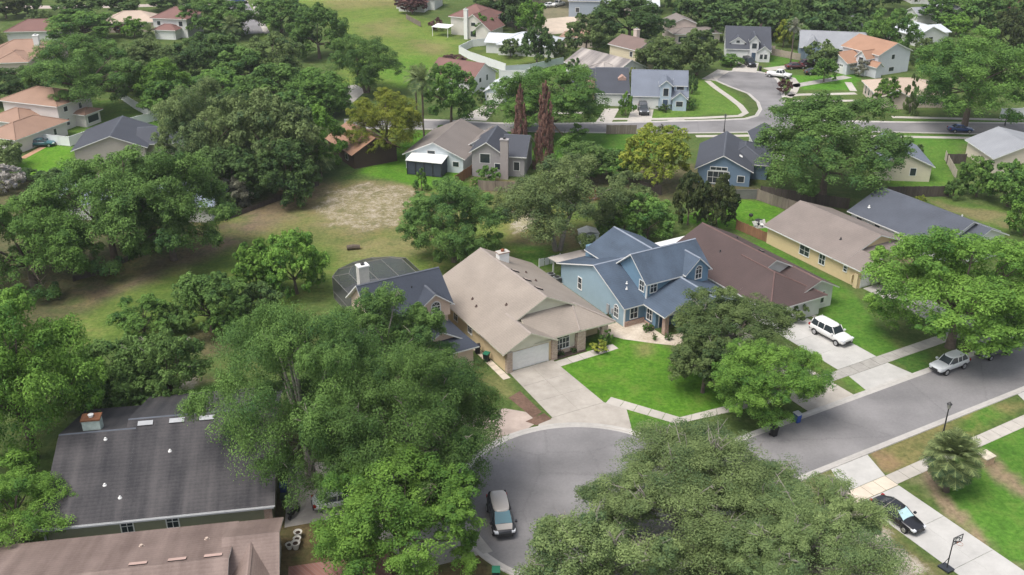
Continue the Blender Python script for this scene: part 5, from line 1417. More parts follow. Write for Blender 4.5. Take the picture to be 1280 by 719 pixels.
T('forest_tree', 'mid', 'loose', (1150, -8, 1206, 34), 'green tree at the top above the pale roofed cottage', 1.0)
T('forest_tree', 'mid', 'loose', (1200, -10, 1256, 36), 'green tree at the top right of the pale roofed cottage', 1.0)
T('forest_tree', 'magnolia', 'loose', (1238, 8, 1290, 70), 'brownish tree at the right edge near the top', 1.0)
T('forest_tree', 'rust', 'loose', (1250, -14, 1296, 18), 'rusty leaved tree in the top right corner', 1.0)
# far left
T('grove_tree', 'mid', 'dome', (60, 12, 142, 54), 'green tree left of the sandy tan roof', 1.0)
T('grove_tree', 'olive', 'loose', (36, 12, 68, 42), 'greyish tree above the salmon roof', 1.0)
T('grove_tree', 'dark', 'dome', (72, -10, 128, 22), 'dark tree at the top left beside the pinkish road', 1.0)
T('grove_tree', 'dark', 'dome', (12, -14, 52, 20), 'dark tree in the top left corner', 1.0)
T('grove_tree', 'magnolia', 'dome', (-18, -6, 28, 24), 'brownish tree at the very top left corner', 1.0)
T('grove_tree', 'dark', 'dome', (-26, 84, 52, 130), 'dark tree at the left edge above the peach roof', 1.0)
palm('edge_palm', (2, 72), (4, 45), 'palm at the left edge beside the salmon roof', 3.2, 22)
T('grove_tree', 'bright', 'dome', (151, 22, 182, 48), 'small bright tree in front of the sandy tan roof', .6)
T('grove_tree', 'rust', 'loose', (143, 24, 157, 48), 'small reddish tree beside the sandy tan roof', .4)
T('grove_tree', 'oak', 'dome', (228, -4, 312, 50), 'wide dark oak right of the red and white house', 1.0)
palm('edge_palm', (292, 62), (294, 32), 'palm in front of the wide dark oak near the top left street', 3.0, 22)
palm('edge_palm', (188, 50), (188, 40), 'short palm in front of the red and white house', 2.4, 18)
T('grove_tree', 'dark', 'dome', (132, -10, 178, 20), 'dark tree behind the sandy tan roof', 1.0)
T('grove_tree', 'dark', 'dome', (184, -14, 248, 14), 'dark tree behind the red and white house', 1.0)
T('white_blossom_bush', 'white', 'loose', (-16, 205, 28, 244), 'white flowering bush at the left edge below the green lawn', .3, 'shrub')
T('edge_shrub', 'oakgrey', 'loose', (-16, 172, 28, 214), 'grey green shrub at the left edge beside the clay path', .5, 'shrub')
for k, (b, l) in enumerate((((172, 194, 212, 222), 'leftmost dark bush of the hedge before the slate gabled roof'), ((205, 196, 246, 224), 'second dark bush of the hedge before the slate gabled roof'), ((236, 192, 278, 224), 'third dark bush of the hedge before the slate gabled roof'), ((262, 186, 306, 222), 'largest right bush of the hedge before the slate gabled roof'))):
    T('hedge_bush', 'dark', 'dome', b, l, .2, 'shrub', 'hedge bushes by the slate gabled house')
for b, l in (((14, 210, 48, 230), 'dark clipped hedge bush below the left part of the bright lawn'), ((42, 212, 86, 232), 'dark clipped hedge bush below the right part of the bright lawn')):
    T('hedge_bush', 'dark', 'dome', b, l, .1, 'shrub')
T('spiky_shrub', 'pale', 'open', (256, 218, 312, 266), 'pale spiky shrub at the foot of the wood', .2, 'shrub')
palm('sabal_palm', (402, 222), (406, 196), 'pale green fan palm at the right end of the wood', 3.0, 30, True, tr=.2)
T('cone_bush', 'mid', 'cone', (516, 210, 538, 238), 'conical green bush on the lawn of the white gabled house', .1, 'shrub', maxk=2)
T('round_bush', 'mid', 'dome', (595, 206, 624, 233), 'round green bush beside the grey house chimney', .1, 'shrub')
T('round_bush', 'bright', 'dome', (588, 221, 602, 234), 'small low bush left of the round green one', .1, 'shrub')
T('entry_bush', 'mid', 'dome', (748, 408, 766, 436), 'upright shrub at the right brick pier of the cream house', .05, 'shrub')
T('entry_bush', 'yellow', 'dome', (738, 424, 762, 442), 'yellow green rounded bush before the cream house porch', .05, 'shrub')
T('pot_plant', 'dark', 'dome', (806, 404, 817, 414), 'small green plant beside the blue house porch wall', .05, 'shrub')
T('pot_plant', 'mid', 'dome', (803, 405, 816, 416), 'low shrub below the front window of the blue house', .05, 'shrub')
T('pot_plant', 'dark', 'dome', (756, 392, 764, 400), 'little dark plant at the blue house side wall', .05, 'shrub')
T('pot_plant', 'mid', 'dome', (815, 418, 822, 426), 'left of two potted plants in front of the porch', .05, 'shrub')
T('pot_plant', 'dark', 'dome', (831, 416, 841, 426), 'right of two potted plants in front of the porch', .05, 'shrub')
T('low_plant', 'dark', 'dome', (697, 438, 706, 445), 'low dark plant in the mulch bed below the arched window', .0, 'shrub')
T('low_plant', 'dark', 'dome', (712, 434, 721, 441), 'low dark plant in the mulch bed beside the wide brick pier', .0, 'shrub')
palm('sabal_palm', (1182, 614), (1190, 572), 'green fan palm on the verge beside the street lamp', 2.7, 84, True, tr=.26)
palm('sabal_palm', (1101, 356), (1101, 337), 'palm at the front corner of the yellow house', 2.6, 30, True, tr=.2)
T('front_shrub', 'olive', 'loose', (984, 378, 1011, 404), 'grey shrub against the front of the maroon roofed house', .2, 'shrub')
T('verge_tree', 'mid', 'dome', (540, 156, 572, 176), 'pale green tree at the far street beside the tall palm', .5)
T('verge_bush', 'mid', 'dome', (832, 156, 850, 168), 'small round bush at the far street kerb', .1, 'shrub')
T('verge_bush', 'pale', 'loose', (822, 154, 832, 168), 'small dry shrub at the far street kerb', .1, 'shrub')
T('brown_shrub', 'maroon', 'dome', (536, 22, 556, 40), 'brown red shrub on the upper field edge', .1, 'shrub')

# fill of the upper left grove and the scrub belt
T('grove_tree', 'oak', 'dome', (118, 58, 200, 112), 'green tree in the grove between the thick trunked oak and the red and white house', 1.0)
T('grove_tree', 'mid', 'dome', (176, 98, 240, 152), 'mid green tree behind the white fence end', .8)
T('grove_tree', 'oak', 'dome', (262, 56, 338, 112), 'oak in the grove below the palm near the top left street', 1.0)
T('grove_tree', 'mid', 'dome', (386, 96, 438, 146), 'rounded tree at the wood edge above the pale path', .8)
T('grove_tree', 'oak', 'dome', (326, 112, 388, 170), 'dark green tree deep in the wood behind the grey green oak', 1.0)
T('grove_tree', 'olive', 'dome', (30, 120, 76, 150), 'olive tree above the two storey peach roof', .8)
T('wild_shrub', 'scrub', 'loose', (66, 430, 136, 525), 'scrubby green thicket just right of the pale green tree', .2, 'shrub')
T('wild_shrub', 'scrub', 'dome', (118, 446, 205, 522), 'dense low scrub directly behind the rusty capped chimney', .1, 'shrub')
T('wild_shrub', 'scrub', 'dome', (196, 420, 236, 468), 'small light scrub bush under the dark round tree', .1, 'shrub')
T('wild_shrub', 'dark', 'dome', (296, 352, 350, 402), 'low dark bush at the foot of the bright pair in the clearing', .1, 'shrub')
T('wild_shrub', 'mid', 'dome', (262, 378, 310, 426), 'low green bush between the dark round tree and the large oak', .1, 'shrub')

# far woods beyond the last houses: one mass of crowns
def wood(name, boxes, kind, seed):
    r = np.random.default_rng(seed); Q = []; Tn = []
    for x0, y, x1, n, hmin, hmax in boxes:
        for k in range(n):
            q, t, _, _ = crown(int(r.integers(1e6)), 14, 8, 16, .095)
            px_ = x0 + (x1 - x0) * (k + r.uniform(.1, .9)) / n
            h = r.uniform(hmin, hmax); X, Y = G(px_, y + r.uniform(-3, 3), 0)
            w = h * r.uniform(.42, .62)
            Q.append(q * np.array([w, w, h * .5]) + np.array([X, Y, h * .55])); Tn.append(t)
    o = link(name, quads_mesh(name, np.concatenate(Q), np.concatenate(Tn), LEAF[kind]))
    return tag(o, kind='stuff')
tag(wood('woodland', [(838, 36, 975, 9, 9, 13), (880, 52, 975, 5, 8, 11), (990, 44, 1080, 6, 9, 13), (845, 16, 1135, 16, 9, 14), (1060, 62, 1085, 2, 7, 9), (1000, 58, 1040, 3, 7, 9)], 'dark', 5), 'dark wood filling the background beyond the far cul-de-sac', 'wood')
tag(wood('woodland', [(600, 8, 840, 12, 9, 13), (-60, -6, 300, 14, 8, 12), (300, -14, 640, 16, 8, 12), (840, -4, 1340, 24, 9, 14), (1240, 40, 1330, 5, 9, 12), (-80, 60, -20, 4, 8, 11)], 'oak', 6), 'treetops along the top edge of the view', 'wood')

# bare branches lower left
def bare(name, px, n, l, label, z0=0):
    X, Y = G(*px); root = empty(name, (X, Y), 0, label, 'shrub'); mb = MB(); r = random.Random(n)
    for k in range(n):
        a = r.uniform(0, 6.28); e = r.uniform(.3, 1.2); d = (cos(a) * cos(e), sin(a) * cos(e), sin(e)); L_ = l * r.uniform(.6, 1)
        m = (d[0] * L_ * .5 + r.uniform(-.2, .2), d[1] * L_ * .5 + r.uniform(-.2, .2), d[2] * L_ * .55); q = (d[0] * L_, d[1] * L_, d[2] * L_ * .85)
        mb.tube([(0, 0, z0 - .2), m, q], [.06, .04, .012], 4)
        for _ in range(3):
            f = r.uniform(.5, 1); b = tuple(m[i] + (q[i] - m[i]) * f for i in range(3)); mb.tube([b, tuple(b[i] + r.uniform(-.5, .5) for i in range(3))], [.025, .008], 3)
    mb.build('stems', BARKG, root); return root
bare('bare_shrub', (8, 690), 26, 3.6, 'leafless pale branches at the left edge beside the rust roof')
HAZE = 0.00016
# ------------------------------------------------------------------ fences
def fence(name, pts, h, label, style='board', m=None, post=None, px=True, step=2.4):
    P = PXP(*pts) if px else pts
    o = P[0]; root = empty(name, o, 0, label, 'fence')
    pan = MB(); pos = MB(); rail = MB()
    for k in range(len(P) - 1):
        a, b = P[k], P[k + 1]; L_ = hypot(b[0] - a[0], b[1] - a[1]); n = max(1, round(L_ / step)); an = atan2(b[1] - a[1], b[0] - a[0]); c, s = cos(an), sin(an)
        def bx(mb, t0, t1, w0, w1, z0, z1):
            q = [(t0, w0), (t1, w0), (t1, w1), (t0, w1)]
            mb.slab([(a[0] - o[0] + t * c - w * s, a[1] - o[1] + t * s + w * c, z1) for t, w in q], z1 - z0, 0, 0)
        if style == 'board':
            nb = max(2, int(L_ / .45))
            for j in range(nb):
                bx(pan, L_ * j / nb + .012, L_ * (j + 1) / nb - .012, -.015, .015 + .006 * (j % 2), .06, h - .02 * ((j * 7) % 3))
            bx(rail, 0, L_, .03, .07, .35, .45); bx(rail, 0, L_, .03, .07, h - .35, h - .25)
        elif style == 'vinyl':
            bx(pan, 0, L_, -.02, .02, .08, h - .12); bx(rail, 0, L_, -.045, .045, h - .12, h); bx(rail, 0, L_, -.04, .04, .05, .2)
        elif style == 'wire':
            bx(rail, 0, L_, -.02, .02, h - .06, h); bx(pan, 0, L_, -.008, .008, .02, h - .1)
        elif style == 'picket':
            nb = max(2, int(L_ / .7))
            for j in range(nb): bx(pan, L_ * j / nb + .06, L_ * (j + 1) / nb - .06, -.02, .02, .05, h - .08 * (j % 2))
            bx(rail, 0, L_, .025, .06, h * .6, h * .6 + .1)
        for j in range(n + (k == len(P) - 2)):
            pos = MB(); t = L_ * j / n; bx(pos, t - .06, t + .06, -.065, .065, -.2, h + .06); pos.build('post', post or m, root)
    pan.build('panel', m, root); rail.build('rail', post or m, root)
    return root
fence('vinyl_fence', [(147, 121), (168, 136), (192, 149)], 1.8, 'white vinyl fence running below the fresh green tree', 'vinyl', VINYL)
fence('vinyl_fence', [(199, 150), (160, 160), (120, 172), (88, 183), (48, 179)], 1.8, 'white vinyl fence curving along the slate gabled house to the teal car', 'vinyl', VINYL)
fence('vinyl_fence', [(608, 57), (590, 59), (574, 67), (586, 74), (632, 90)], 1.9, 'white vinyl fence looping round the white metal roofed house', 'vinyl', VINYL)
fence('vinyl_fence', [(624, 98), (656, 98), (668, 92)], 1.8, 'short white vinyl fence beside the pale blue garage', 'vinyl', VINYL)
fence('vinyl_fence', [(632, 91), (662, 89), (704, 80)], 1.6, 'pale grey vinyl fence behind the big dome shaped tree', 'vinyl', PALEV)
fence('vinyl_fence', [(1250, 147), (1290, 146)], 1.8, 'white fence panel at the right edge by the far street', 'vinyl', VINYL)
fence('board_fence', [(946, 250), (965, 257), (984, 263), (1010, 270)], 1.8, 'weathered grey board fence bordering the bright back lawn', 'board', WOOD)
fence('wall_fence', [(898, 249), (946, 249)], 1.6, 'dark grey fence behind the bronze magnolias', 'vinyl', mat('dark_grey_panel', (.16, .155, .15), .8, .2, .15))
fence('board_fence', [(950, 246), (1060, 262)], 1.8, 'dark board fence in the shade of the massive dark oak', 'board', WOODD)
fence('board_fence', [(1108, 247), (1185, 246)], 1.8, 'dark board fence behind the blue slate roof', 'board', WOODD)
fence('board_fence', [(1183, 205), (1206, 205)], 1.8, 'brown board fence beside the cream house with light grey roof', 'board', WOODD)
fence('board_fence', [(1181, 200), (1194, 224)], 1.6, 'pale board fence on the left of the light grey roofed house', 'board', mat('pale_wood', (.46, .40, .34), .85, .2, .2, 2))
fence('board_fence', [(569, 233), (590, 219)], 1.8, 'brown board fence between the white gabled and the grey house', 'board', WOODB)
fence('board_fence', [(598, 238), (660, 241)], 1.7, 'grey board fence below the grey chimney house', 'board', WOOD)
fence('board_fence', [(700, 252), (765, 250)], 1.8, 'reddish board fence beyond the white shed', 'board', WOODB)
fence('board_fence', [(758, 168), (795, 168)], 1.8, 'grey weathered fence panel beside the far street', 'board', WOOD)
fence('board_fence', [(964, 69), (1000, 76)], 1.7, 'tan board fence behind the lawn of the far cul-de-sac', 'board', mat('tan_wood', (.36, .30, .25), .85, .2, .2, 2))
fence('board_fence', [(508, 24), (526, 34)], 1.4, 'grey board fence at the upper field edge', 'board', WOOD)
fence('board_fence', [(938, 63), (968, 66)], 1.7, 'pale board fence below the dark wood', 'board', MATS['tan_wood'])
fence('picket_fence', [(674, 334), (700, 327)], 1.15, 'low white picket fence beside the forked willow oak', 'picket', VINYL)
fence('wire_fence', [(92, 352), (125, 343), (166, 324)], .8, 'low dark fence along the left end of the earth bank', 'wire', WOODD)
fence('wire_fence', [(282, 276), (330, 258), (398, 232)], .8, 'low dark fence at the foot of the wood along the earth bank', 'wire', WOODD)
fence('board_fence', [(920, 287), (962, 305)], 1.5, 'short brown fence between the maroon roof and the yellow house', 'board', WOODB)
fence('board_fence', [(800, 238), (826, 244)], 1.6, 'dark brown fence below the yellow green tree', 'board', WOODD)

# ------------------------------------------------------------------ vehicles
def paint(name, col, metal=.0, rough=.3):
    return mat('paint_' + name, col, rough, .5, 0, metal=metal, coat=.6)
CARP = {
    #        length, stations of the lower body: (x, ztop, halfwidth), cabin (front base x, roof front x, roof rear x, rear base x, belt z, roof z, hw base, hw roof)
    'sedan': (4.85, [(2.42, .56, .62), (2.32, .70, .76), (1.95, .80, .86), (1.35, .87, .90), (.9, .93, .91), (0, .95, .92), (-1.0, .97, .92), (-1.7, 1.0, .90), (-2.2, .98, .84), (-2.40, .80, .74)], (1.18, .30, -1.02, -2.02, .92, 1.43, .80, .60)),
    'coupe': (4.6, [(2.3, .54, .60), (2.2, .68, .76), (1.85, .78, .86), (1.2, .85, .90), (.8, .90, .91), (0, .93, .92), (-1.0, .95, .92), (-1.7, .97, .89), (-2.1, .95, .82), (-2.28, .78, .72)], (1.0, .15, -.8, -1.8, .90, 1.36, .80, .58)),
    'suv': (5.15, [(2.57, .78, .78), (2.50, .98, .90), (2.1, 1.06, .96), (1.5, 1.10, .98), (1.1, 1.14, .98), (0, 1.16, .99), (-1.2, 1.17, .99), (-2.0, 1.17, .97), (-2.45, 1.15, .92), (-2.56, .95, .88)], (1.22, .62, -2.15, -2.46, 1.12, 1.86, .88, .72)),
    'crossover': (4.7, [(2.34, .70, .70), (2.24, .88, .82), (1.85, .98, .90), (1.3, 1.03, .92), (.95, 1.06, .93), (0, 1.07, .94), (-1.0, 1.09, .94), (-1.8, 1.1, .92), (-2.2, 1.08, .86), (-2.33, .9, .80)], (1.12, .4, -1.6, -2.2, 1.03, 1.66, .83, .65)),
    'minivan': (5.0, [(2.5, .66, .74), (2.4, .86, .88), (2.05, .98, .95), (1.7, 1.04, .97), (1.4, 1.07, .98), (0, 1.08, .98), (-1.2, 1.09, .98), (-2.0, 1.1, .97), (-2.4, 1.08, .92), (-2.5, .9, .88)], (1.75, .75, -2.0, -2.44, 1.03, 1.74, .90, .70)),
    'pickup': (5.6, [(2.8, .78, .78), (2.7, 1.0, .90), (2.3, 1.08, .96), (1.7, 1.12, .98), (1.3, 1.15, .98), (.2, 1.16, .99), (-.6, 1.16, .99), (-1.8, 1.16, .98), (-2.6, 1.15, .96), (-2.78, 1.0, .94)], (1.3, .72, -.25, -.6, 1.13, 1.85, .86, .72)),
}
CAR_GROUP = None
def car(name, kind, col, pos, heading, label, cat='car', px=True, shade=None, glass=None, detail=True, roofm=None):
    L_, st, cab = CARP[kind]
    X, Y = G(*pos) if px else pos
    root = empty(name, (X, Y, .03), heading, label, cat)
    zl = .24 if kind in ('sedan', 'coupe') else .30
    bmq = bmesh.new(); rings = []
    for k, (x, zt, hw) in enumerate(st):
        lo = zl + (.16 if k in (0, len(st) - 1) else .03 if k in (1, len(st) - 2) else 0)
        mid = lo + (zt - lo) * .52
        half = [(hw * .93, lo), (hw, mid), (hw * .965, zt - .09), (hw * .86, zt), (hw * .45, zt + .035)]
        ring = [(x, y, z) for y, z in half] + [(x, 0, zt + .045)] + [(x, -y, z) for y, z in half[::-1]]
        rings.append([bmq.verts.new(p) for p in ring])
    nr_ = len(rings[0])
    for a, b in zip(rings, rings[1:]):
        for q in range(nr_ - 1): bmq.faces.new((a[q], a[q + 1], b[q + 1], b[q]))
        bmq.faces.new((a[nr_ - 1], a[0], b[0], b[nr_ - 1]))
    bmq.faces.new(rings[0]); bmq.faces.new(rings[-1][::-1])
    bmesh.ops.recalc_face_normals(bmq, faces=bmq.faces)
    me_ = bpy.data.meshes.new('body'); bmq.to_mesh(me_); bmq.free(); me_.materials.append(col)
    me_.polygons.foreach_set('use_smooth', [True] * len(me_.polygons))
    body = link('body', me_, root)
    if detail:
        ss = body.modifiers.new('smooth', 'SUBSURF'); ss.levels = 1; ss.render_levels = 2
    xb, xr, xq, xe, zb_, zr, wb, wr = cab
    base = [(xb, wb), (xb - .08, wb), (xe, wb * .94)]
    # cabin glass block
    g = MB()
    zb2 = zb_ - .06
    Bf, Br = [(xb + .02, -wb * .82, zb2), (xb + .02, wb * .82, zb2)], [(xe, wb * .86, zb2), (xe, -wb * .86, zb2)]
    Bs = [((xb + xr) / 2 - .1, wb, zb2), (xe * .8, wb, zb2)]
    Rf_ = [(xr, -wr * .92, zr - .03), (xr, wr * .92, zr - .03)]; Rr = [(xq, wr * .95, zr - .03), (xq, -wr * .95, zr - .03)]
    bot = [Bf[0], Bf[1], Bs[0], Bs[1], Br[0], Br[1], (Bs[1][0], -wb, zb2), (Bs[0][0], -wb, zb2)]
    top = [Rf_[0], Rf_[1], (xr - .12, wr, zr - .03), (xq + .12, wr, zr - .03), Rr[0], Rr[1], (xq + .12, -wr, zr - .03), (xr - .12, -wr, zr - .03)]
    names = ['windscreen', 'window', 'window', 'window', 'rear_window', 'window', 'window', 'window']
    n = 8; faces = {'windscreen': [], 'side': [], 'rear_window': []}
    for k in range(n):
        j = (k + 1) % n; f = [bot[k], bot[j], top[j], top[k]]
        faces['windscreen' if k == 0 else 'rear_window' if k == 4 else 'side'].append(f)
    cm = ((xb + xe) / 2, 0, zb2)
    for nm, fs in faces.items():
        groups = [fs] if nm != 'side' else [[f for f in fs if f[0][1] > 0], [f for f in fs if f[0][1] <= 0]]
        for gfs in groups:
            q = MB()
            for f in gfs: q.poly(f)
            m_ = GLASS
            if nm == 'windscreen' and glass: m_ = glass
            q.build('side_window' if nm == 'side' else nm, m_, root)
    # roof skin (a low smooth dome) and pillars
    r = MB(); nr2 = 24; xc = (xr + xq) / 2; ra = (xr - xq) / 2 + .07; rb = wr + .03; i0 = len(r.v)
    lv = [(1.0, -.075), (.985, -.01), (.90, .035), (.62, .06), (.25, .068)]
    for sc_f, dz in lv:
        for k in range(nr2):
            t = 2 * pi * k / nr2; ct, st_ = cos(t), sin(t)
            ux = math.copysign(abs(ct) ** .42, ct); uy = math.copysign(abs(st_) ** .42, st_)
            r.v.append((xc + ra * sc_f * ux, rb * sc_f * uy * (1 - .05 * max(0, ux)), zr + dz))
    for j in range(len(lv) - 1):
        for k in range(nr2):
            k2 = (k + 1) % nr2; r.f.append((i0 + j * nr2 + k, i0 + j * nr2 + k2, i0 + (j + 1) * nr2 + k2, i0 + (j + 1) * nr2 + k)); r.m.append(0)
    r.f.append(tuple(i0 + (len(lv) - 1) * nr2 + k for k in range(nr2))); r.m.append(0)
    pl = r
    for s in (-1, 1):
        pl.tube([(xb - .02, s * wb * .86, zb2), (xr, s * wr * .95, zr - .03)], [.045, .04], 6, 1)
        pl.tube([(xe + .02, s * wb * .88, zb2), (xq, s * wr * .97, zr - .03)], [.08, .06], 6, 1)
        for f in ((.42,) if kind in ('sedan', 'coupe', 'pickup') else (.36, .68)):
            xt = xr + (xq - xr) * f; pl.tube([(xt - .05, s * (wb + .0), zb2), (xt, s * (wr + .012), zr - .03)], [.045, .04], 6, 1)
    pl.build('roof', [roofm or col, col], root, smooth=True)
    wr_ = .33 if kind in ('sedan', 'coupe') else .38
    fx, rx = L_ / 2 - .92, -L_ / 2 + .98
    hw = max(q[2] for q in st)
    for x in (fx, rx):
        for s in (-1, 1):
            w = MB(); y0 = s * (hw - .20); y1 = s * (hw + .015)
            prof = [(wr_ * .6, -.11), (wr_ * .94, -.11), (wr_, -.07), (wr_, .07), (wr_ * .94, .11), (wr_ * .6, .11)]
            w.lathe([(a, b) for a, b in prof], 0, 0, 18)
            w.v = [(x + p[0], s * (hw - .09) + p[2] * 1.0, wr_ - .03 + p[1]) for p in w.v]
            wh = w.build('wheel', RUBBER, root, smooth=False)
            rm_ = MB(); rm_.lathe([(wr_ * .66, -.02), (wr_ * .62, .012), (wr_ * .2, .02), (wr_ * .15, .03)], 0, 0, 14)
            rm_.v = [(x + p[0], s * (hw + .022 + p[2] * .7), wr_ - .03 + p[1]) for p in rm_.v]
            rm_.build('rim', RIM, wh)
    ar = MB()
    for x in (fx, rx):
        for s in (-1, 1):
            n_ = 10; y = s * (hw + .006)
            for k in range(n_):
                t0, t1 = pi * k / n_, pi * (k + 1) / n_
                ar.poly([(x + a * cos(t), y - s * .012, wr_ - .03 + a * sin(t)) for a, t in ((wr_ * 1.0, t0), (wr_ * 1.14, t0), (wr_ * 1.14, t1), (wr_ * 1.0, t1))])
    ar.build('wheel_arch', RUBBER, root)
    if not detail: return root
    x0 = st[1][0]; z1 = st[1][1]; wn = st[1][2]
    for s in (-1, 1):
        l = MB(); l.slab([(x0 + .06, s * wn * .98, z1 - .02), (x0 + .10, s * wn * .62, z1 - .03), (x0 - .12, s * wn * .66, z1 + .045), (x0 - .30, s * wn * 1.06, z1 + .0)], .13, 0, 0)
        l.build('headlight', LAMPW, root)
        xt = st[-2][0]; zt = st[-2][1]
        l = MB(); l.box(xt - .18, xt + .06, s * st[-2][2] * .72, s * st[-2][2] * 1.0, zt - .30, zt - .06); l.build('tail_light', LAMPR, root)
        m_ = MB(); m_.box(xb - .32, xb - .12, s * (wb + .06), s * (wb + .26), zb_ + .02, zb_ + .18); m_.build('wing_mirror', col, root)
    gr = MB(); gr.box(st[0][0] - .05, st[0][0] + .03, -st[0][2] * .55, st[0][2] * .55, .50 if zl > .25 else .42, .72 if zl > .25 else .54); gr.build('grille', METALD, root)
    bp_ = MB(); bp_.box(st[0][0] - .10, st[0][0] + .045, -st[0][2] * .9, st[0][2] * .9, zl + .10, zl + .22); bp_.build('bumper', shade or METALD, root); bp_ = MB(); bp_.box(st[-1][0] - .04, st[-1][0] + .10, -st[-1][2] * .9, st[-1][2] * .9, zl + .10, zl + .26); bp_.build('bumper', shade or METALD, root)
    return root
HD = R(29.5)
P_WHITE = paint('white', (.72, .72, .71)); P_BLACK = paint('black', (.012, .012, .016)); P_SILV = paint('silver_white', (.63, .65, .66)); P_CHAMP = paint('champagne', (.42, .39, .36)); P_BLUE = paint('blue', (.02, .05, .17)); P_TEAL = paint('teal', (.02, .11, .13)); P_DGREY = paint('dark_grey', (.055, .058, .065)); P_RED = paint('maroon', (.09, .025, .03)); P_WHT2 = paint('plain_white', (.66, .67, .68))
SHADEM = mat('sun_shade', (.42, .60, .64), .35, .6, .1, 4)
TEALG = mat('tinted_glass', (.09, .19, .23), .12, .6, 0)
def ctr(px, h): return G(px[0], px[1], h)
car('black_sedan', 'sedan', P_BLACK, ctr((1122, 641), .75), R(-60), 'black sedan with pale sunshade in its windscreen on the concrete driveway', px=False, glass=SHADEM)
car('white_suv', 'suv', P_WHITE, ctr((1039, 414), .9), HD - pi / 2 + .03, 'white SUV parked on the driveway in front of the maroon roofed house', 'suv', px=False)
car('silver_crossover', 'crossover', P_SILV, ctr((1187, 453), .8), HD + pi, 'silver white crossover parked under the large street tree', px=False)
car('dark_car', 'sedan', P_DGREY, W(*(48.6, -23.6)), HD + pi, 'dark car half hidden behind the silver crossover', px=False)
fa_, fb_ = G(621, 622, .9), G(630, 660, .9)
car('minivan', 'minivan', paint('black_mica', (.02, .02, .024)), ctr((626, 641), .95), atan2(fb_[1] - fa_[1], fb_[0] - fa_[0]), 'dark minivan with silver roof and bonnet standing in the asphalt court', 'minivan', px=False, glass=TEALG, roofm=P_CHAMP)
mv = bpy.context.scene.objects['minivan']
hb = MB(); hb.slab([(2.30, -.62, 1.0), (2.30, .62, 1.0), (1.72, .72, 1.13), (1.72, -.72, 1.13)], .05); hb.build('bonnet', P_CHAMP, mv)
car('white_car', 'sedan', P_WHT2, F7(5.2, 2.8), A7 + R(8), 'white car under the huge oak, nearest the blue bin', px=False)
car('white_car', 'crossover', P_WHT2, F7(9.6, 3.6), A7 + R(5), 'white car deep under the huge oak beside the court', px=False)
car('hidden_car', 'sedan', P_BLACK, ctr((868, 655), .7), HD - pi / 2, 'dark car hidden beneath the broad live oak', px=False)
car('blue_coupe', 'coupe', P_BLUE, (1200, 165), R(-2), 'blue coupe on the far street under the tall leafy oak')
car('teal_car', 'sedan', P_TEAL, (52, 183), R(10), 'teal car beside the white wall of the peach roofed house')
car('dark_suv', 'suv', P_DGREY, (804, 141), R(-92), 'dark SUV on the driveway of the pale blue house', 'suv')
car('black_suv', 'suv', P_BLACK, (936, 82), R(-80), 'black SUV on the driveway of the white slate roofed house', 'suv')
car('white_pickup', 'pickup', P_WHITE, (973, 97), R(-30), 'white pickup truck parked at the far cul-de-sac kerb', 'pickup truck')
car('maroon_car', 'sedan', P_RED, (994, 86), R(12), 'maroon and silver car on the driveway above the pickup')
car('maroon_car', 'crossover', paint('wine', (.06, .02, .03)), (1011, 83), R(15), 'dark wine coloured car by the grey blue house')
car('grey_car', 'sedan', P_DGREY, (1018, 93), R(10), 'grey car half behind the ball shaped tree')
car('dark_car', 'crossover', P_BLACK, (1049, 88), R(20), 'dark car in front of the orange roofed house garage')
car('blue_car', 'sedan', P_BLUE, (297, 4), R(40), 'small blue car on the top left street')
car('white_car', 'sedan', P_WHT2, (688, 9), R(30), 'white car parked left of the far blue grey house', detail=False)
car('white_car', 'pickup', P_WHITE, (697, 8), R(50), 'white pickup parked beside the far blue grey house', detail=False)

# ------------------------------------------------------------------ street furniture and yard things
def bin_(px, lid, body, label, rz=0.3, pos=None):
    X, Y = pos or G(*px); root = empty('trash_bin', (X, Y, .02), rz, label, 'trash bin')
    b = MB(); b.slab([(-.30, -.30, 1.0), (.30, -.30, 1.0), (.30, .30, 1.0), (-.30, .30, 1.0)], .05)
    lo = [(-.23, -.24), (.23, -.24), (.23, .24), (-.23, .24)]; hi = [(-.29, -.29), (.29, -.29), (.29, .29), (-.29, .29)]
    for k in range(4):
        j = (k + 1) % 4; b.poly([lo[k] + (.05,), lo[j] + (.05,), hi[j] + (.96,), hi[k] + (.96,)])
    b.poly([p + (.05,) for p in lo]); b.build('body', body, root)
    l = MB(); l.slab([(-.33, -.36, 1.03), (.33, -.36, 1.03), (.33, .34, 1.10), (-.33, .34, 1.10)], .05); l.box(-.30, .30, .34, .42, .98, 1.06); l.build('lid', lid, root)
    for s in (-1, 1):
        w = MB(); w.lathe([(.10, -.04), (.13, -.03), (.13, .03), (.10, .04)], 0, 0, 12); w.v = [(s * .27 + p[2], .26 + p[0], .13 + p[1]) for p in w.v]; w.build('wheel', RUBBER, root)
    return root
PG = mat('bin_green', (.02, .15, .085), .5, .4, .05); PB = mat('bin_blue', (.02, .06, .28), .5, .4, .05); PD = mat('bin_dark', (.02, .028, .03), .6, .3, .05); PK = mat('bin_black', (.018, .018, .02), .6, .3, .05)
bin_((608, 452), PG, PD, 'green lidded trash bin beside the cream house garage', -.5)
bin_((597, 442), PK, PK, 'black trash bin at the slate house corner', .2)
bin_((620, 722), PG, PD, 'green lidded trash bin at the bottom edge beside the court kerb', 0, G(620, 712, 1.05))
bin_((355, 618), PB, PB, 'blue trash bin beside the olive house wall', A7)
bin_((356, 632), mat('bin_olive', (.05, .09, .06), .6, .3, .1), PK, 'dark bin with dull green lid in front of the blue bin', A7)
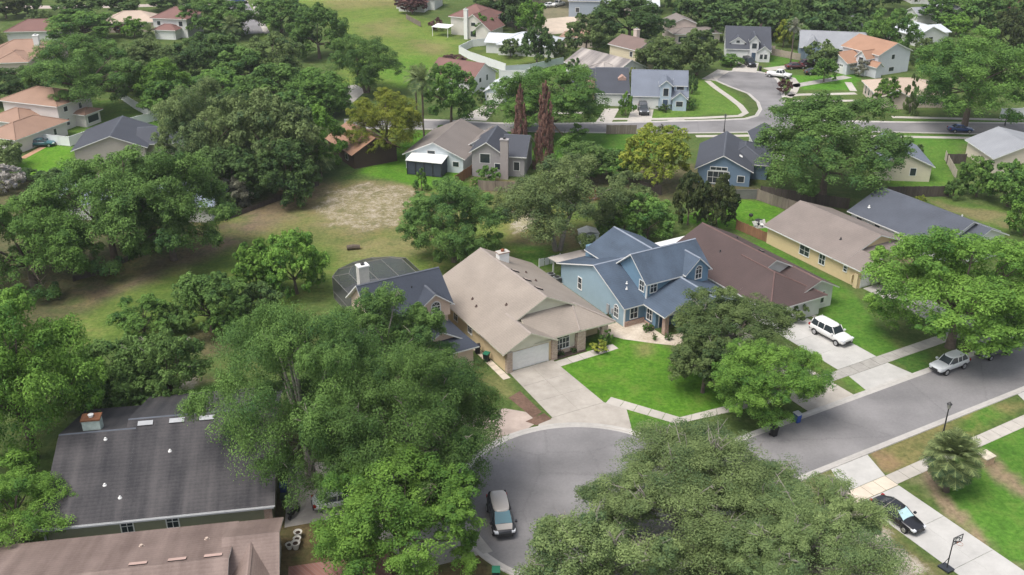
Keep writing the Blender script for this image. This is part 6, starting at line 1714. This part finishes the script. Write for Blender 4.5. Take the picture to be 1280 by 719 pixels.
bin_((996, 528), mat('bin_lid_pale', (.4, .42, .45), .5, .3, .05), PB, 'dark blue bin with pale lid at the kerb of the near street', .5)
bin_((967, 545), PK, PK, 'black bin on the near street beside the live oak', .5)
bin_((950, 89), PK, PK, 'black bin at the far cul-de-sac kerb', 0)

def lamp(px, topy, label, arm=.5):
    X, Y = G(*px); lo, hi_ = 1., 14.
    for _ in range(40):
        m = (lo + hi_) / 2; z = m - CAMH; d = Y * cP - z * sP; yv = 359.5 - F * (Y * sP + z * cP) / d
        if yv > topy: lo = m
        else: hi_ = m
    root = empty('street_lamp', (X, Y), HD + pi / 2, label, 'street lamp'); h = lo
    p = MB(); p.lathe([(.14, -.1), (.14, .5), (.08, .7), (.055, h - .3), (.05, h - .1)], 0, 0, 10); p.build('pole', METALD, root)
    q = MB(); q.lathe([(.06, h - .35), (.16, h - .3), (.22, h + .12), (.24, h + .15)], 0, 0, 8); o = q.build('lantern', mat('lantern_glass', (.25, .25, .24), .3, .5, 0), root)
    c = MB(); c.lathe([(.26, h + .152), (.20, h + .24), (.05, h + .34), (.03, h + .42)], 0, 0, 8); c.build('lantern_cap', METALD, root)
    return root
lamp((1178, 546), 507, 'black street lamp on the verge above the fan palm')
lamp((905, 165), 145, 'street lamp beside the far street at the curved walk')
lamp((1256, 157), 138, 'street lamp on the far street near the right edge')
lamp((574, 153), 137, 'street lamp on the far street behind the white gabled house')

# basketball hoop
X, Y = G(1183, 712); hp = empty('basketball_hoop', (X, Y, .03), R(-62), 'portable black basketball hoop with framed clear backboard on the driveway', 'basketball hoop')
b = MB(); b.slab([(-.55, -.42, .16), (.45, -.36, .22), (.45, .36, .22), (-.55, .42, .16)], .15); b.build('base', mat('hoop_base', (.035, .04, .05), .5, .4, .05), hp, smooth=False)
b = MB(); b.tube([(0, 0, .1), (0, 0, 1.6), (.02, 0, 3.0)], [.05, .05, .045], 8); b.tube([(.02, 0, 2.7), (.32, 0, 3.1)], [.03, .03], 6); b.tube([(.02, 0, 3.0), (.32, 0, 3.45)], [.03, .03], 6); b.tube([(-.4, 0, .2), (0, 0, 1.2)], [.025, .025], 6); b.build('pole', METALD, hp)
b = MB()
for y0, y1, z0, z1 in ((-.56, .56, 2.88, 2.95), (-.56, .56, 3.55, 3.62), (-.56, -.49, 2.95, 3.55), (.49, .56, 2.95, 3.55), (-.24, .24, 3.02, 3.06), (-.24, .24, 3.38, 3.42), (-.24, -.20, 3.06, 3.38), (.20, .24, 3.06, 3.38), (-.49, -.24, 3.2, 3.23), (.24, .49, 3.2, 3.23)): b.box(.32, .36, y0, y1, z0, z1)
bo = b.build('backboard_frame', METALD, hp)
def clear(name, col, a):
    m = bpy.data.materials.new(name); N, L = nodes(m); N['Principled BSDF'].inputs['Base Color'].default_value = col + (1,); N['Principled BSDF'].inputs['Alpha'].default_value = a; N['Principled BSDF'].inputs['Roughness'].default_value = .3; return m
b = MB(); b.box(.335, .345, -.49, .49, 2.95, 3.55); b.build('backboard', clear('clear_acrylic', (.6, .62, .62), .22), hp)
b = MB(); b.tube([(.6 + .23 * cos(t), .23 * sin(t), 3.0) for t in np.linspace(0, 2 * pi, 17)], [.012] * 17, 5); b.box(.36, .40, -.06, .06, 2.97, 3.02); rim = b.build('hoop_rim', mat('rim_orange', (.35, .09, .03), .5, .3, 0), hp)
b = MB()
for k in range(10):
    t = 2 * pi * k / 10; t2 = t + .31
    b.tube([(.6 + .22 * cos(t), .22 * sin(t), 3.0), (.6 + .13 * cos(t2), .13 * sin(t2), 2.6)], [.006, .006], 3)
b.build('net', WHITE, rim)

# shed, AC units, planters, small things
X, Y = G(735, 304); sh = empty('garden_shed', (X, Y), R(10), 'small white plastic shed beside the forked willow oak', 'shed')
b = MB(); b.box(-1.25, 1.25, -1.0, 1.0, 0, 1.75); b.build('wall', mat('shed_white', (.60, .64, .62), .6, .3, .08), sh)
b = MB(); b.prism([c for c in gable_prof(-1.25, 1.25, 1.75, 2.15, 0, .12, .06)], 'v', -1.1, 1.1); b.build('roof', WHITE, sh)
b = MB(); b.box(.25, 1.0, -1.04, -1.0, .08, 1.6); b.box(-.55, .2, -1.04, -1.0, .08, 1.6); d_ = b.build('door', mat('shed_door', (.48, .54, .53), .6, .3, .05), sh)
b = MB(); b.box(.26, .32, -1.08, -1.04, .8, 1.0); b.build('handle', METALD, d_)
def ac(px, label, rz=A0, pos=None):
    X, Y = pos or G(*px); r_ = empty('air_conditioner', (X, Y, .02), rz, label, 'air conditioner')
    b = MB(); b.box(-.42, .42, -.42, .42, .08, .9); b.build('casing', mat('ac_grey', (.20, .21, .21), .5, .4, .1), r_)
    b = MB()
    for k in range(8): b.box(-.44, .44, -.445, -.42, .16 + k * .085, .20 + k * .085)
    b.build('louvre', METALD, r_)
    b = MB(); b.lathe([(.34, .9), (.34, .95), (.10, .97), (.08, .98)], 0, 0, 14); b.build('fan_guard', METALD, r_)
    b = MB(); b.box(-.55, .55, -.55, .55, 0, .08); b.build('pad', CONC, r_)
ac((702, 352), 'grey air conditioner at the rear corner of the blue house', pos=W(16.0, 16.0))
ac((704, 346), 'second air conditioner unit behind the other at the blue house', pos=W(15.9, 17.3))
def pot(px, r, h, label):
    X, Y = G(*px); r_ = empty('planter', (X, Y, .02), 0, label, 'planter', 'white planters by the paved court')
    b = MB(); b.lathe([(r * .6, 0), (r * .75, h * .3), (r, h * .92), (r * 1.1, h), (r * .95, h), (r * .85, h * .88)], 0, 0, 16); b.build('pot', mat('pot_white', (.55, .53, .48), .7, .3, .15, 4), r_, smooth=False)
    b = MB(); b.lathe([(r * .86, h * .85), (r * .5, h * .9), (r * .1, h * .92)], 0, 0, 12); b.build('soil', mat('soil', (.05, .035, .025), .95, .1, .3), r_)
pot((373, 672), .34, .6, 'white urn planter farthest back by the brown bed'); pot((372, 680), .32, .6, 'white urn planter in the middle of the stack'); pot((370, 686), .36, .62, 'large white urn planter nearest the brick court'); pot((362, 686), .30, .45, 'squat white planter left of the urns beside the rust roof')
X, Y = G(368, 645); sc_ = empty('motor_scooter', (X, Y, .02), A7 + 1.0, 'dark motor scooter parked near the blue bin', 'scooter')
b = MB(); b.tube([(-.55, 0, .5), (-.2, 0, .45), (.25, 0, .38), (.5, 0, .75), (.55, 0, 1.0)], [.16, .17, .10, .07, .05], 8); b.build('body', PK, sc_, smooth=True)
b = MB(); b.tube([(.5, -.35, 1.02), (.55, 0, 1.0), (.5, .35, 1.02)], [.025, .03, .025], 6); b.build('handlebar', METALD, sc_)
b = MB(); b.slab([(-.75, -.14, .78), (.05, -.12, .74), (.05, .12, .74), (-.75, .14, .78)], .12); b.build('seat', RUBBER, sc_)
for x in (-.6, .62):
    b = MB(); b.lathe([(.14, -.05), (.25, -.05), (.27, 0), (.25, .05), (.14, .05)], 0, 0, 14); b.v = [(x + p[0], p[2], .27 + p[1]) for p in b.v]; b.build('wheel', RUBBER, sc_)
X, Y = G(1231, 578); ub = empty('utility_box', (X, Y), HD, 'weathered tan utility box on the verge right of the fan palm', 'utility box')
b = MB(); b.box(-.6, .6, -.5, .5, 0, .75); b.build('cabinet', mat('utility_tan', (.42, .30, .20), .7, .3, .3, 3), ub)
b = MB(); b.slab([(-.66, -.56, .84), (.66, -.56, .84), (.66, .56, .92), (-.66, .56, .92)], .1); b.build('lid', mat('utility_pale', (.50, .45, .36), .7, .3, .3, 3), ub)
X, Y = G(442, 312); lg = empty('fallen_log', (X, Y), .2, 'short brown log lying in the clearing', 'log')
b = MB(); b.tube([(-.9, 0, .35), (0, .05, .38), (.9, 0, .33)], [.34, .36, .30], 10); b.build('bark_body', BARK, lg); b = MB(); b.tube([(.88, 0, .33), (.93, 0, .33)], [.27, .27], 10); b.build('cut_end', mat('cut_wood', (.42, .28, .16), .8, .2, .2), lg)
X, Y = G(948, 281); tb = empty('patio_table', (X, Y), 0, 'dark round patio table behind the yellow house', 'table')
b = MB(); b.lathe([(.6, .70), (.6, .74)], 0, 0, 16); b.build('table_top', METALD, tb); b = MB(); b.tube([(0, 0, 0), (0, 0, .7)], [.05, .05], 8); b.lathe([(.3, 0), (.3, .03)], 0, 0, 12); b.build('leg', METALD, tb)
def chair(px, rz, label):
    X, Y = G(*px); r_ = empty('patio_chair', (X, Y), rz, label, 'chair', 'white chairs on the small patio')
    b = MB(); b.box(-.25, .25, -.25, .25, .40, .45); b.build('seat', WHITE, r_); b = MB(); b.box(-.25, .25, .22, .26, .45, .95); b.build('backrest', WHITE, r_)
    for x in (-.22, .22):
        for y in (-.22, .22): b = MB(); b.box(x - .02, x + .02, y - .02, y + .02, 0, .40); b.build('leg', WHITE, r_)
chair((952, 284), .3, 'white patio chair right of the dark round table'); chair((944, 284), 2.6, 'white patio chair left of the dark round table')
X, Y = G(938, 276); gl = empty('barbecue', (X, Y), 0, 'black barbecue grill on the lawn behind the yellow house', 'barbecue')
b = MB(); b.lathe([(.05, .62), (.28, .72), (.34, .9), (.30, 1.05), (.08, 1.16)], 0, 0, 12); b.build('kettle', METALD, gl)
for t in (0, 2.1, 4.2): b = MB(); b.tube([(.1 * cos(t), .1 * sin(t), .7), (.32 * cos(t), .32 * sin(t), 0)], [.02, .02], 5); b.build('leg', METALD, gl)

# pool cage behind the slate house
def UVc(u, v): x, y = W(u, v); return (x, y)
cx_, cy_ = UVc(-5.4, 22.3); cg = empty('pool_cage', (cx_, cy_), A0, 'dark mesh pool enclosure with aluminium frame behind the slate roofed house', 'pool cage')
out = [(-5.0, -5.5), (-5.0, 3.6), (-3.6, 5.3), (-1.2, 6.4), (1.4, 6.6), (3.6, 5.7), (5.2, 4.4), (5.0, -5.5)]
def cz(v): return 3.1
fr = MB(); scn = MB()
for k in range(len(out) - 1):
    a, b2 = out[k], out[k + 1]
    fr.tube([a + (0,), a + (3.0,)], [.035, .035], 5); fr.tube([a + (3.0,), b2 + (3.0,)], [.04, .04], 5); fr.tube([a + (1.0,), b2 + (1.0,)], [.035, .035], 5)
    scn.poly([a + (.02,), b2 + (.02,), b2 + (3.0,), a + (3.0,)])
ins = [(p[0] * .72, min(p[1] - 2.2, 3.4), 4.0) if p[1] > 0 else (p[0] * .72, p[1], 4.0) for p in out]
for k in range(len(out)):
    fr.tube([out[k] + (3.0,), ins[k]], [.05, .05], 5)
    if k < len(out) - 1:
        fr.tube([ins[k], ins[k + 1]], [.04, .04], 5); scn.poly([out[k] + (3.0,), out[k + 1] + (3.0,), ins[k + 1], ins[k]])
scn.poly(ins)
for x in (-1.2, 1.4): fr.tube([(x, -5.5, 4.02), (x, 3.4, 4.02)], [.04, .04], 5)
fr.build('cage_frame', mat('cage_alu', (.16, .155, .145), .5, .4, .05), cg); scn.build('screen', clear('cage_screen', (.055, .06, .065), .66), cg)
b = MB(); b.slab([p + (.03,) for p in out], .2); b.build('pool_deck', CONC2, cg)

# ------------------------------------------------------------------ air
hz = bpy.data.materials.new('haze_air'); N, L = nodes(hz)
N.remove(N['Principled BSDF']); pv = N.new('ShaderNodeVolumePrincipled'); pv.inputs['Color'].default_value = (.86, .90, .95, 1); pv.inputs['Density'].default_value = HAZE; pv.inputs['Anisotropy'].default_value = .2
L.new(pv.outputs[0], N['Material Output'].inputs['Volume'])
if HAZE > 0:
    hb_ = MB(); hb_.box(-4200, 4200, -900, 5600, -1.0, 62.0); tag(hb_.build('haze', hz), kind='stuff')

# ------------------------------------------------------------------ sky, sun, camera
w = bpy.data.worlds.new('World'); SC.world = w; w.use_nodes = True
N, L = w.node_tree.nodes, w.node_tree.links
SUN_EL, SUN_AZ = R(64), R(235)     # azimuth measured clockwise from +Y
sky = N.new('ShaderNodeTexSky'); sky.sky_type = 'NISHITA'; sky.sun_disc = False; sky.sun_elevation = SUN_EL; sky.sun_rotation = SUN_AZ
sky.dust_density = 4.0; sky.air_density = 1.0; sky.ozone_density = 1.0
hs = N.new('ShaderNodeHueSaturation'); hs.inputs['Saturation'].default_value = .45
L.new(sky.outputs[0], hs.inputs['Color']); L.new(hs.outputs[0], N['Background'].inputs['Color']); N['Background'].inputs['Strength'].default_value = .15
sd = bpy.data.lights.new('sun', 'SUN'); sd.energy = 1.7; sd.angle = R(28); sd.color = (1.0, .95, .88)
so = link('sun', sd)
from mathutils import Vector
dirn = Vector((sin(SUN_AZ) * cos(SUN_EL), cos(SUN_AZ) * cos(SUN_EL), sin(SUN_EL)))
so.rotation_euler = dirn.to_track_quat('Z', 'Y').to_euler(); so.location = (0, 0, 120)
cam = bpy.data.cameras.new('camera'); co = link('camera', cam)
co.location = (0, 0, CAMH); co.rotation_euler = (pi / 2 - PITCH, 0, 0)
cam.sensor_width = 36; cam.lens = F / 1280 * 36; cam.clip_start = 1; cam.clip_end = 9000
SC.camera = co
vs = SC.view_settings; vs.view_transform = 'Standard'; vs.look = 'None'; vs.exposure = .54; vs.gamma = 1; vs.use_curve_mapping = False
SC.render.resolution_x, SC.render.resolution_y = 1024, 575
SC.cycles.use_denoising = True
SC.cycles.max_bounces = 5; SC.cycles.diffuse_bounces = 3; SC.cycles.glossy_bounces = 2; SC.cycles.transmission_bounces = 3; SC.cycles.transparent_max_bounces = 6
